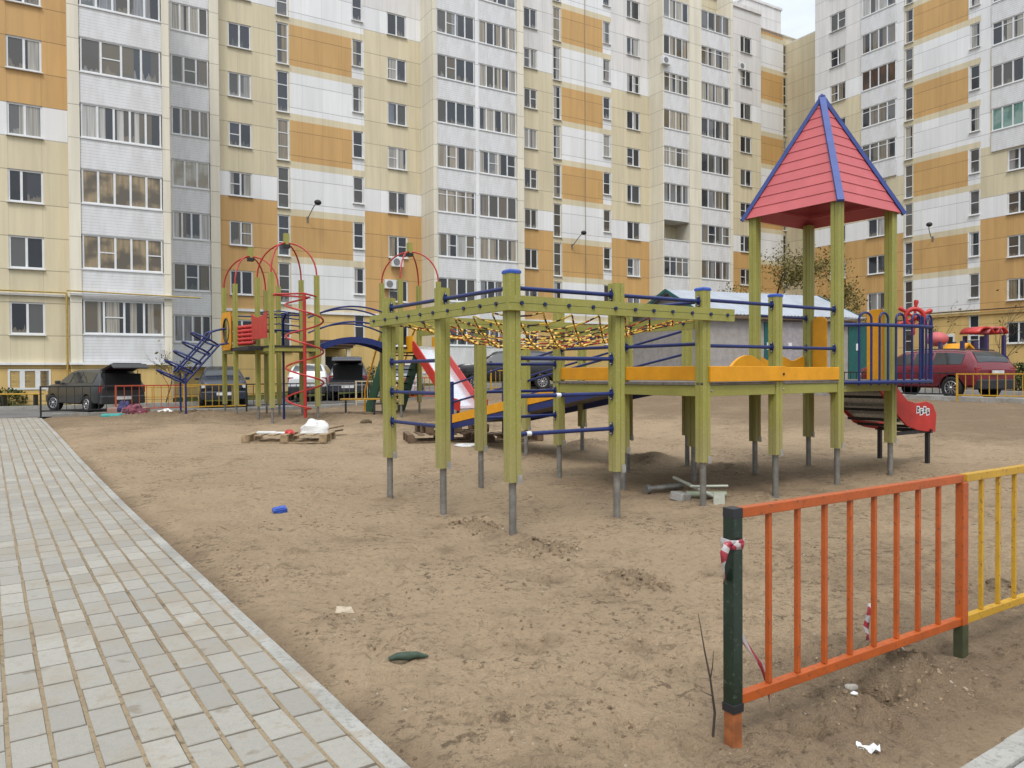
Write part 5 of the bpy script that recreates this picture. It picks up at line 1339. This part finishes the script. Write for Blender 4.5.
p = atdepth(396, 398, 30.5); car('parked_car', 'silver car facing the camera behind the green stairs', (p.x, p.y+2.0), Vector((.1, -1, 0)).normalized(), 4.3, 1.72, 1.46, SED, (.42, .42, .45), False, .30)
p = atdepth(507, 404, 33.0); car('parked_car', 'black car parked side on behind the rope net and ramp', (p.x, p.y+.8), Vector((-1, -.12, 0)).normalized(), 4.55, 1.8, 1.72, SUV, (.015, .016, .018), False, .34)
hd = Vector((-.36, .93, 0)).normalized(); crn = atdepth(974, 395, 23.0); c1 = Vector((crn.x, crn.y, 0))+hd*2.25+Vector((hd.y, -hd.x, 0))*.90
car('parked_car', 'dark red crossover parked on the side road by the yellow fence, seen from the rear', (c1.x, c1.y), hd, 4.6, 1.84, 1.56, SUV, (.16, .012, .022), False, .35, .2, 0, True)
# ------------------------------------------------------------------ shed with pale metal roof
m_shed = concrete_mat('shed_render', (.38, .35, .33), (.30, .275, .26)); m_teal = paint('teal_door', (.012, .105, .10), .45, .15, 4)
def corr():
    t = NT('pale_metal_roof'); v = t.obj(); a = t.noise(v, 1.2, 4); return t.out(t.mix(t.g(a, .3, .7), (.40, .43, .48), (.33, .36, .40)), .4, metal=.15)
m_corr = corr()
sc_ = atdepth(706, 395, 36.0); SA = math.atan2(.375, .927); gz = H(sc_.x, sc_.y)
SH = thing('garage_shed', 'low grey shed with pale corrugated roof and teal doors behind the play tower', 'shed', (sc_.x, sc_.y, gz), SA)
GW, GL, EH, AH = 6.6, 9.2, 4.42-gz, 5.72-gz
q = MB()
q.add([(0, 0, -.3), (0, GW, -.3), (0, GW, EH), (0, GW*.43, AH-.12), (0, 0, EH), (GL, 0, -.3), (GL, GW, -.3), (GL, GW, EH), (GL, GW*.43, AH-.12), (GL, 0, EH)],
      [(0,4,3,2,1), (5,6,7,8,9), (0,5,9,4), (1,2,7,6)]); q.build('wall', m_shed, SH)
q = MB(); n = 90
for (ya, za, yb_, zb) in ((-.35, EH-.14, GW*.43, AH), (GW*.43, AH, GW+.35, EH-.12)):
    vs = []
    for k in range(n+1):
        x = -.35+(GL+.7)*k/n; dz = .03 if k % 2 else 0; vs += [(x, ya, za+dz), (x, yb_, zb+dz)]
    q.add(vs, [(2*k, 2*k+2, 2*k+3, 2*k+1) for k in range(n)])
o = q.build('roof', m_corr, SH); o.modifiers.new('s', 'SOLIDIFY').thickness = .03
q = MB()
for (ya, za, yb_, zb) in ((-.35, EH-.2, GW*.43, AH-.04), (GW*.43, AH-.04, GW+.35, EH-.2)): q.bar((-.38, ya, za), (-.38, yb_, zb), .06, .16)
q.build('gable_trim', m_teal, SH)
q = MB()
for (ya, za, yb_, zb) in ((-.35, EH-.2, GW*.43, AH-.04), (GW*.43, AH-.04, GW+.35, EH-.2)): q.bar((GL+.38, ya, za), (GL+.38, yb_, zb), .06, .16)
q.build('gable_trim', m_teal, SH)
q = MB(); q.box(-.30, GL+.3, -.33, -.27, EH-.32, EH-.17); q.build('eaves_board', m_darkwood, SH)
def sx(px):
    r_ = ray(px, 340); ey = Vector((-math.sin(SA), math.cos(SA), 0)); k = (Vector((sc_.x, sc_.y, 0))-Vector((CAM.x, CAM.y, 0))).dot(ey)/Vector((r_.x, r_.y, 0)).dot(ey)
    return (r_*k+CAM-Vector((sc_.x, sc_.y, 0))).dot(Vector((math.cos(SA), math.sin(SA), 0)))
for (a, b, mm, top) in ((764, 772, m_teal, 3.1), (781, 806, paint('grey_garage_door', (.36, .33, .34), .6), 3.15), (816, 824, m_teal, 3.0), (848, 876, m_teal, 3.15)):
    q = MB(); q.box(sx(a), sx(b), -.06, -.004, .0, top); d_ = q.build('shed_door', mm, SH)
    q = MB(); q.box(sx(a)+.25*(sx(b)-sx(a)), sx(a)+.25*(sx(b)-sx(a))+.22, -.075, -.062, 1.75, 2.1); q.build('notice', m_white, d_)
    for k in range(1, 9):
        q = MB()

# ------------------------------------------------------------------ trees and plants
def leaf_mat(name, c1, c2, c3):
    t = NT(name); rnd = t.n.new('ShaderNodeNewGeometry').outputs['Random Per Island']
    return t.out(t.ramp(rnd, [(0, c1), (.5, c2), (1, c3)]), .7, spec=.2)
m_autumn = leaf_mat('autumn_leaf', (.10, .085, .022), (.155, .13, .04), (.25, .20, .07)); m_bark = paint('bark', (.075, .058, .045), .9, .4, 12)
m_bush = leaf_mat('bush_leaf', (.03, .05, .014), (.055, .075, .022), (.12, .10, .03))
def tree(name, label, base, h, spread, nl, leafm, seed, r0_=.1, size=.14, cat='tree', bare=.0, lift=.28, lev=3):
    rd = random.Random(seed); root = thing(name, label, cat, base); q = MB(); tips = []
    def grow(p, d, L_, r_, lv):
        pts = [p]; dd = d.copy(); n = 4
        for k in range(n):
            dd = (dd+Vector((rd.gauss(0, .13), rd.gauss(0, .13), rd.gauss(.04, .08)))).normalized(); pts.append(pts[-1]+dd*L_/n)
        q.tube(pts, [r_*(1-.5*k/n) for k in range(n+1)], 6 if lv == 0 else 4)
        if lv >= lev-1: tips.extend(pts[1:])
        if lv >= lev: return
        for _ in range(4 if lv == 0 else 4):
            k = rd.randint(2 if lv == 0 else 1, n); an = rd.uniform(0, 6.3); out_ = Vector((math.cos(an), math.sin(an), 0))
            grow(pts[k], (dd*.65+out_*spread).normalized(), L_*rd.uniform(.45, .72), r_*.5, lv+1)
    grow(Vector((0, 0, -.1)), Vector((rd.gauss(0, .05), rd.gauss(0, .05), 1)), h*.48, r0_, 0)
    q.build('trunk', m_bark, root)
    q = MB()
    for _ in range(nl):
        c_ = rd.choice(tips)+Vector((rd.gauss(0, .3), rd.gauss(0, .3), rd.gauss(0, .28)))*h/8
        a = Vector((rd.gauss(0, 1), rd.gauss(0, 1), rd.gauss(0, 1))).normalized(); b = a.cross(Vector((rd.gauss(0, 1), rd.gauss(0, 1), rd.gauss(0, 1)))).normalized(); s_ = size*rd.uniform(.6, 1.3)
        q.add([c_-a*s_, c_+b*s_*.5, c_+a*s_, c_-b*s_*.5], [(0, 1, 2, 3)])
    if nl: q.build('crown', leafm, root)
    return root
def tb(px, Y, z=None): p = atdepth(px, 380, Y); return (p.x, p.y, H(p.x, p.y) if z is None else z)
tree('autumn_tree', 'tall thinning autumn tree with yellow brown leaves rising behind the shed roof', tb(782, 49), 10.4, .95, 12000, m_autumn, 4, .14, .09)
tree('autumn_tree', 'lower straggly autumn tree showing left of the tower post, behind the shed', tb(748, 50), 8.0, .9, 3500, m_autumn, 9, .09, .09)
tree('autumn_tree', 'low autumn tree showing between the tower posts, right of the tall tree', tb(834, 48), 8.0, .9, 3500, m_autumn, 12, .09, .09)
tree('bare_sapling', 'thin bare sapling in front of the orange wall above the red playhouse', tb(1000, 36), 5.6, .45, 40, m_autumn, 5, .035, .08, 'sapling')
tree('bare_sapling', 'thin bare sapling left of the red playhouse, before the white wall panels', tb(941, 38), 4.8, .45, 30, m_autumn, 6, .03, .08, 'sapling')
tree('bare_sapling', 'slight yellowing sapling on the lawn between the dark estate and the dark blue car', tb(165, 33.5), 3.4, .4, 60, m_autumn, 8, .03, .09, 'sapling')
def bush(label, base, r, h, n, seed, mm=m_bush):
    rd = random.Random(seed); root = thing('bush', label, 'bush', base); q = MB()
    for k in range(9): a = rd.uniform(0, 6.3); q.tube([(0, 0, -.1), (r*.3*math.cos(a), r*.3*math.sin(a), h*.5), (r*.7*math.cos(a), r*.7*math.sin(a), h*.85)], [.02, .014, .006], 5)
    q.build('stems', m_bark, root); q = MB()
    for _ in range(n):
        a = rd.uniform(0, 6.3); rr5 = r*rd.random()**.5*(1+.2*math.sin(3*a+seed)); z = h*rd.random()**.7*(1-.35*(rr5/r)**2); c_ = Vector((rr5*math.cos(a), rr5*math.sin(a), z))
        a_ = Vector((rd.gauss(0, 1), rd.gauss(0, 1), rd.gauss(0, 1))).normalized(); b_ = a_.cross(Vector((rd.gauss(0, 1), rd.gauss(0, 1), rd.gauss(0, 1)))).normalized(); s_ = .07*rd.uniform(.6, 1.4)
        q.add([c_-a_*s_, c_+b_*s_*.5, c_+a_*s_, c_-b_*s_*.5], [(0, 1, 2, 3)])
    q.build('foliage', mm, root)
bush('rounded yellow green bush beyond the red car at the right edge', tb(1021, 33), .9, 1.25, 1400, 2)
bush('low green bush by the entrance canopy behind the tarpaulined vehicle', tb(372, 40), 1.0, 1.3, 900, 3)
bush('dark bush at the far left under the basement window', tb(2, 31.5), .9, .8, 800, 4)
for k, (px, Y) in enumerate(((60, 31.6), (105, 32.4), (150, 33), (225, 36))): pass
# dry twig by the fence
p = onground(712, 737); q = MB(); tw = thing('dry_twig', 'thin dry twig standing in the sand left of the dark green fence post', 'twig', (p.x, p.y, sandz(p.x, p.y)))
q.tube([(0, 0, -.05), (.012, 0, .1), (-.004, .01, .24), (-.03, 0, .36), (-.055, .01, .52)], [.006, .0055, .0045, .0035, .0015], 6)
q.tube([(-.004, .01, .24), (.0, -.01, .3), (.002, -.02, .37)], [.0035, .0025, .001], 5); q.tube([(.005, 0, .17), (-.05, 0, .195)], [.003, .001], 5); q.tube([(-.03, 0, .36), (-.04, .02, .43)], [.003, .001], 5)
q.build('stem', m_bark, tw)

# ------------------------------------------------------------------ playhouses on the far right
def playhouse(name, label, px, Y, zt, kind):
    p = atdepth(px, 380, Y); gz_ = H(p.x, p.y); root = thing(name, label, 'playhouse', (p.x, p.y, gz_), R(18)); h = zt-gz_; W_ = 1.0 if kind else .75
    W_ *= .62
    for x in (-W_*.75, W_*.75):
        for y in (-.5, .5):
            q = MB(); q.box(x-.06, x+.06, y-.06, y+.06, -.1, h-.35); q.build('post', paint('purple_post', (.045, .03, .11), .5), root)
    if kind:
        for (x0, w_) in ((-W_*.62, .46), (W_*.15, .44), (W_*.8, .32)):
            q = MB(); n = 10; vs = []
            for y in (-.45, .45):
                for k in range(n+1): a = math.pi*(.08+.84*k/n); vs.append((x0-w_*math.cos(a), y, h-.36+.36*math.sin(a)))
            q.add(vs, [(k, k+1, n+2+k, n+1+k) for k in range(n)], 0, True); o = q.build('arched_roof', m_roof if x0 > 0 and x0 < .3 else m_red, root); o.modifiers.new('s', 'SOLIDIFY').thickness = .08
        q = MB(); q.disc_y((W_*.45, h-1.55), .42, -.6, -.55, 0, 18); q.disc_y((W_*.45, h-1.55), .16, -.63, -.6, 1, 12); q.build('round_panel', [m_blue, m_dark], root)
        q = MB(); q.box(-W_*.7, W_*.2, -.58, -.54, h-1.9, h-1.35); q.build('yellow_panel', m_yel, root)
    else:
        q = MB(); q.bar((-.5, 0, h-.85), (.0, 0, h-.45), 1.0, .07, 0, (0, 0, 1)); q.bar((.5, 0, h-.85), (0, 0, h-.45), 1.0, .07); q.build('gable_roof', m_yel, root)
        q = MB(); q.ball((-.1, .9, h-.22), .42, 0, 14, 8, (1, 1, .7)); q.build('dome_roof', m_roof, root)
        q = MB(); q.box(-.4, .4, -.45, -.4, h-1.6, h-1.0); q.build('front_panel', m_yel, root)
playhouse('playhouse', 'red arch roofed playhouse with dark blue round panel behind the red car', 984, 31.5, 3.35, 1)
playhouse('playhouse', 'small playhouse with yellow gable roof and red dome, left of the red arched one', 958, 30.0, 3.05, 0)

# ------------------------------------------------------------------ loose things
def pallet(label, px, py, rz, w_=1.2, d=.8, layers=1, mm=None, z=None, tilt=0):
    p = onground(px, py) if z is None else Vector((*px, z)); root = thing('wooden_pallet', label, 'pallet', (p.x, p.y, (sandz(p.x, p.y) if z is None else z)), rz, 'wooden pallets'); mm = mm or m_wood
    root.rotation_euler = (tilt, 0, rz)
    for k in range(3):
        for j_ in range(3):
            q = MB(); x = -w_/2+.07+(w_-.14)*k/2; y = -d/2+.05+(d-.1)*j_/2; q.box(x-.075, x+.075, y-.055, y+.055, .02, .15); q.build('block', mm, root)
    for j_ in range(3): q = MB(); y = -d/2+.05+(d-.1)*j_/2; q.box(-w_/2, w_/2, y-.05, y+.05, 0, .0195); q.build('runner', mm, root)
    for j_ in range(7):
        q = MB(); x = -w_/2+.06+(w_-.12)*j_/6; q.box(x-.06, x+.06, -d/2, d/2, .1505, .176); q.build('top_board', mm, root)
    return root
p1 = pallet('pale wooden pallet lying on the sand with rubbish and a white sack on it', 290, 441, R(2), 1.75, 1.0)
pz = p1.location.z+.177; cxp, cyp = p1.location.x, p1.location.y
def crumple(name, label, cat, c, sx_, sy_, sz_, seed, mm, pieces=None):
    rd = random.Random(seed); q = MB(); n, m_ = 16, 9; vs = []
    for i in range(m_+1):
        for k in range(n):
            a = 2*math.pi*k/n; f = math.cos(math.pi/2*i/m_) if i < m_ else 0.02
            nn = noise.noise((math.cos(a)*1.4+seed, math.sin(a)*1.4, i*.35))
            rr6 = (f**(1.5 if cat == 'sack' else .8))*(1+.4*nn); vs.append((c[0]+sx_*rr6*math.cos(a), c[1]+sy_*rr6*math.sin(a), c[2]+sz_*(math.sin(math.pi/2*i/m_)*(1+.25*nn)+.06*rd.random())*(1 if i else 0)))
    q.add(vs, [(i*n+k, i*n+(k+1) % n, (i+1)*n+(k+1) % n, (i+1)*n+k) for i in range(m_) for k in range(n)]); return q.build(name, mm, label=label, cat=cat)
m_sack = paint('white_sack_cloth', (.66, .65, .63), .8, .15, 6, dirtamt=.3, bump=.004)
crumple('white_sack', 'crumpled white sack heaped on the right end of the pale pallet', 'sack', (cxp+.50, cyp+.12, pz), .36, .30, .27, 3, m_sack)
q = MB(); q.box(-.30, .30, -.20, .20, 0, .012); q.box(-.28, .1, -.16, .12, .0125, .03); o = q.build('cardboard_sheet', [m_sack], label='flat pale sheets lying on the left half of the pale pallet', cat='cardboard'); o.location = (cxp-.42, cyp+.05, pz); o.rotation_euler = (0, .03, .3)
o = crumple('red_rag', 'small red and white rag in the middle of the pale pallet', 'rag', (cxp+.02, cyp-.1, pz), .11, .09, .08, 8, m_red)
pq = onground(329, 437); q = MB(); q.bar((-.25, 0, .12), (.28, .1, .22), .2, .025); q.bar((-.2, .1, .05), (.25, .18, .12), .16, .025); o = q.build('board_offcut', m_darkwood, label='reddish brown boards lying off the right end of the pale pallet', cat='boards'); o.location = (pq.x-.02, pq.y+.25, sandz(pq.x, pq.y))
# pallets under the ramp and net
pc = onground(436, 441); pA = pallet('dirty brown pallet on the sand under the foot of the ramp, lowest of its stack', 440, 441, R(14), 1.5, 1.0, mm=m_darkwood)
pB = pallet('dirty brown pallet resting askew on top of the lower one under the ramp', (pA.location.x+.25, pA.location.y+.1), 0, R(24), 1.4, .9, mm=m_darkwood, z=pA.location.z+.178)
pC = onground(500, 440); pallet('dirty brown pallet to the right under the ramp, behind the second post row', 508, 440, R(24), 1.3, .9, mm=m_darkwood)
crumple('white_rubbish', 'torn white plastic rubbish strewn on the sand under the ramp', 'rubbish', (*onground(470, 447).xy, sandz(*onground(470, 447).xy)), .35, .15, .05, 6, m_sack)
q = MB(); p = pB.location; q.box(-.2, .22, -.12, .12, 0, .04); o = q.build('wood_offcut', m_wood, label='short pale plank on the upper brown pallet', cat='plank'); o.location = (p.x-.35, p.y-.05, p.z+.178); o.rotation_euler = (0, 0, .4)
# heap of pipes under the deck
def pipe(name, label, a, b, r, mm, plate=False, cap=False):
    root = MB(); root.tube([a, b], r, 12); d = (Vector(b)-Vector(a)).normalized()
    if cap: root.tube([Vector(a)-d*.02, Vector(a)+d*.035], r*1.6, 12)
    if plate: s_ = d.cross(Vector((0, 0, 1))).normalized(); root.obb(b, d*.006, s_*.07, Vector((0, 0, 1))*.07)
    return root.build(name, mm, label=label, cat='pipe', group='pipes heaped under the deck')
m_pwhite = paint('pale_pipe', (.5, .52, .44), .4, .15, 10, dirtamt=.25); m_pgreen = paint('sage_pipe', (.26, .29, .2), .45, .2, 10, dirtamt=.3)
def g3(px, py, dz): p = onground(px, py); return Vector((p.x, p.y, sandz(p.x, p.y)+dz))
pipe('metal_pipe', 'grey galvanised pipe with a collar, leftmost of the pipes under the deck', g3(647, 494, .06), g3(682, 491, .05), .038, m_pipe, cap=True)
pipe('metal_pipe', 'long pale pipe lying slantwise on top of the other pipes', g3(674, 488, .13), g3(719, 504, .06), .022, m_pwhite, True)
pipe('metal_pipe', 'sage green pipe lying at the back of the pipe heap', g3(686, 500, .05), g3(726, 499, .06), .04, m_pgreen)
pipe('metal_pipe', 'thin pale pipe lying along the sage green pipe', g3(690, 497, .12), g3(728, 497, .12), .016, m_pwhite)
q = MB(); q.box(-.09, .09, -.09, .09, 0, .1); o = q.build('pipe_flange', m_steel, label='squat grey metal bracket block under the slanting pale pipe', cat='bracket', bevel=.01); o.location = g3(680, 501, -.01); o.rotation_euler = (.1, .1, .7)
# blue bit, bottle, paper, stones
p = onground(280, 512); q = MB(); q.box(-.075, .075, -.05, .05, 0, .07); q.box(-.055, .055, -.035, .035, .0702, .08); q.box(-.03, .01, -.065, -.05, .02, .05); o = q.build('blue_cap', m_bluecap, label='bright blue plastic post cap lying on the open sand', cat='plastic cap', bevel=.012); o.location = (p.x, p.y, sandz(p.x, p.y)-.015); o.rotation_euler = (.25, -.12, .5)
p = onground(408, 662); q = MB(); q.tube([(-.1, 0, .02), (-.06, .01, .026), (0, -.004, .028), (.05, .01, .025), (.085, .004, .018), (.11, .006, .014)], [.012, .02, .024, .018, .012, .006], 9)
q.tube([(-.02, .012, .03), (.07, .03, .022)], [.012, .006], 7); o = q.build('glove', paint('dark_green_cloth', (.045, .075, .05), .7, .3, 12), label='crumpled dark green work glove lying on the near sand', cat='glove'); o.location = (p.x, p.y, sandz(p.x, p.y)); o.rotation_euler = (0, 0, .25)
p = onground(868, 752); q = MB(); vs = []
for i in range(6):
    for j_ in range(4): vs.append((.085*(i/5-.5)*2*(1-.25*abs(j_/3-.5)), .05*(j_/3-.5)*2, .012+.03*abs(i/5-.45)**1.2+.015*math.sin(i*1.9+j_*2.3)))
q.add(vs, [(i*4+j_, (i+1)*4+j_, (i+1)*4+j_+1, i*4+j_+1) for i in range(5) for j_ in range(3)]); o = q.build('paper_scrap', m_white, label='curled white scrap of paper on the sand under the orange fence', cat='paper'); o.modifiers.new('s', 'SOLIDIFY').thickness = .002
o.location = (p.x, p.y, sandz(p.x, p.y)); o.rotation_euler = (0, 0, -.3); o.scale = (.55, .55, .8)
def stone(label, px, py, r, seed, mm, group=None):
    p = onground(px, py); q = MB(); q.ball((0, 0, 0), r, 0, 12, 8, (1.2, .85, .6)); q.v = [tuple(Vector(v)*(1+.3*noise.noise(Vector(v)/r*1.1+Vector((seed, 0, 0))))) for v in q.v]
    o = q.build('stone', mm, label=label, cat='stone', group=group); o.location = (p.x, p.y, sandz(p.x, p.y)+r*.2); return o
m_stone = concrete_mat('stone', (.36, .33, .29), (.22, .2, .175))
stone('pale grey stone at the left rim of the dug hole', 851, 699, .028, 1, m_stone); stone('whitish pebble just below the dug hole under the fence', 854, 702, .014, 2, m_white); stone('flat pale stone on the sand under the middle of the orange fence', 898, 657, .03, 3, m_stone)
p = onground(344, 611); q = MB(); q.prism([(-.06, -.035), (.065, -.045), (.05, .04), (-.045, .05)], 0, .012); o = q.build('tile_shard', concrete_mat('buff_tile', (.46, .38, .28), (.38, .31, .22)), label='flat buff tile shard lying tilted on the sand near the paved path', cat='tile shard', bevel=.003); o.location = (p.x, p.y, sandz(p.x, p.y)+.004); o.rotation_euler = (.22, .08, .3)
stone('grey concrete lump on the sand behind the second post from the left', 366, 424, .13, 5, m_soil)
stone('lump of damp earth behind the yellow fence bars', 1000, 585, .07, 7, m_soil)
# things dropped by the dark estate car
p = onground(113, 418); q = MB(); q.box(-.27, .3, -.25, .25, 0, .13); o = q.build('teal_mattress', paint('teal_foam', (.05, .30, .27), .7), label='flat teal mat on the ground behind the dark estate car', cat='mat', bevel=.05); o.location = (p.x, p.y, p.z); o.rotation_euler = (0, 0, .1)
q = MB(); q.box(-.6, .5, -.25, .25, 0, .28); o = q.build('cardboard_box', paint('pinkish_card', (.33, .19, .15), .8), label='low brownish box standing behind the teal mat', cat='box', bevel=.02); o.location = (p.x+.15, p.y+.75, p.z); o.rotation_euler = (0, 0, .15)
pb2 = onground(134, 417); crumple('bag', 'bulging crimson and white patterned bag beside the teal mat', 'bag', (pb2.x, pb2.y, pb2.z), .36, .3, .36, 4, paint('crimson_bag', (.22, .03, .06), .6, .6, 5, dirt=(.6, .55, .55), dirtamt=.9))
crumple('bag', 'dark indigo bag between the teal mat and the crimson bag', 'bag', (pb2.x-.42, pb2.y+.25, pb2.z), .2, .25, .45, 7, paint('indigo_bag', (.03, .025, .10), .6))
pb3 = onground(166, 416); crumple('white_sack', 'small crumpled white bag on the soil left of the blue ladder legs', 'sack', (pb3.x, pb3.y, pb3.z), .34, .22, .22, 9, m_sack)
# benches
def bench(label, px, Y, L_, mm, z=0):
    p = atdepth(px, 395, Y); root = thing('bench', label, 'bench', (p.x, p.y, H(p.x, p.y)+z), R(12), 'benches'); 
    q = MB(); q.box(-L_/2, L_/2, -.2, .2, .42, .47); q.build('seat', mm, root, bevel=.01)
    for x in (-L_*.36, L_*.36):
        q = MB(); q.box(x-.03, x+.03, -.16, .16, -.1, .42); q.build('leg', m_dark, root)
bench('yellow plank bench left of the dark estate car', 20, 29.0, 1.5, m_yelen, .12)
bench('yellow plank bench in front of the tarpaulined vehicle', 360, 23.5, 1.2, m_yelen, .1)
# yellow rail fence on the lawn by the near block
def lawn_rail(label, u_, L_):
    x, y = xy(u_, V1+7.6); f = thing('lawn_rail', label, 'railing', (x, y, H(x, y)), UA, 'lawn railings')
    for z in (.35, .75): q = MB(); q.tube([(0, 0, z), (L_, 0, z)], .02, 6); q.build('rail', m_yelen, f)
    for k in range(5): q = MB(); q.tube([(L_*k/4, 0, -.1), (L_*k/4, 0, .78)], .02, 6); q.build('post', m_yelen, f)
lawn_rail('low yellow tube railing on the lawn behind the dark estate car', 3.2, 5.0)
lawn_rail('low yellow tube railing on the lawn behind the dark blue car', 8.6, 5.0)
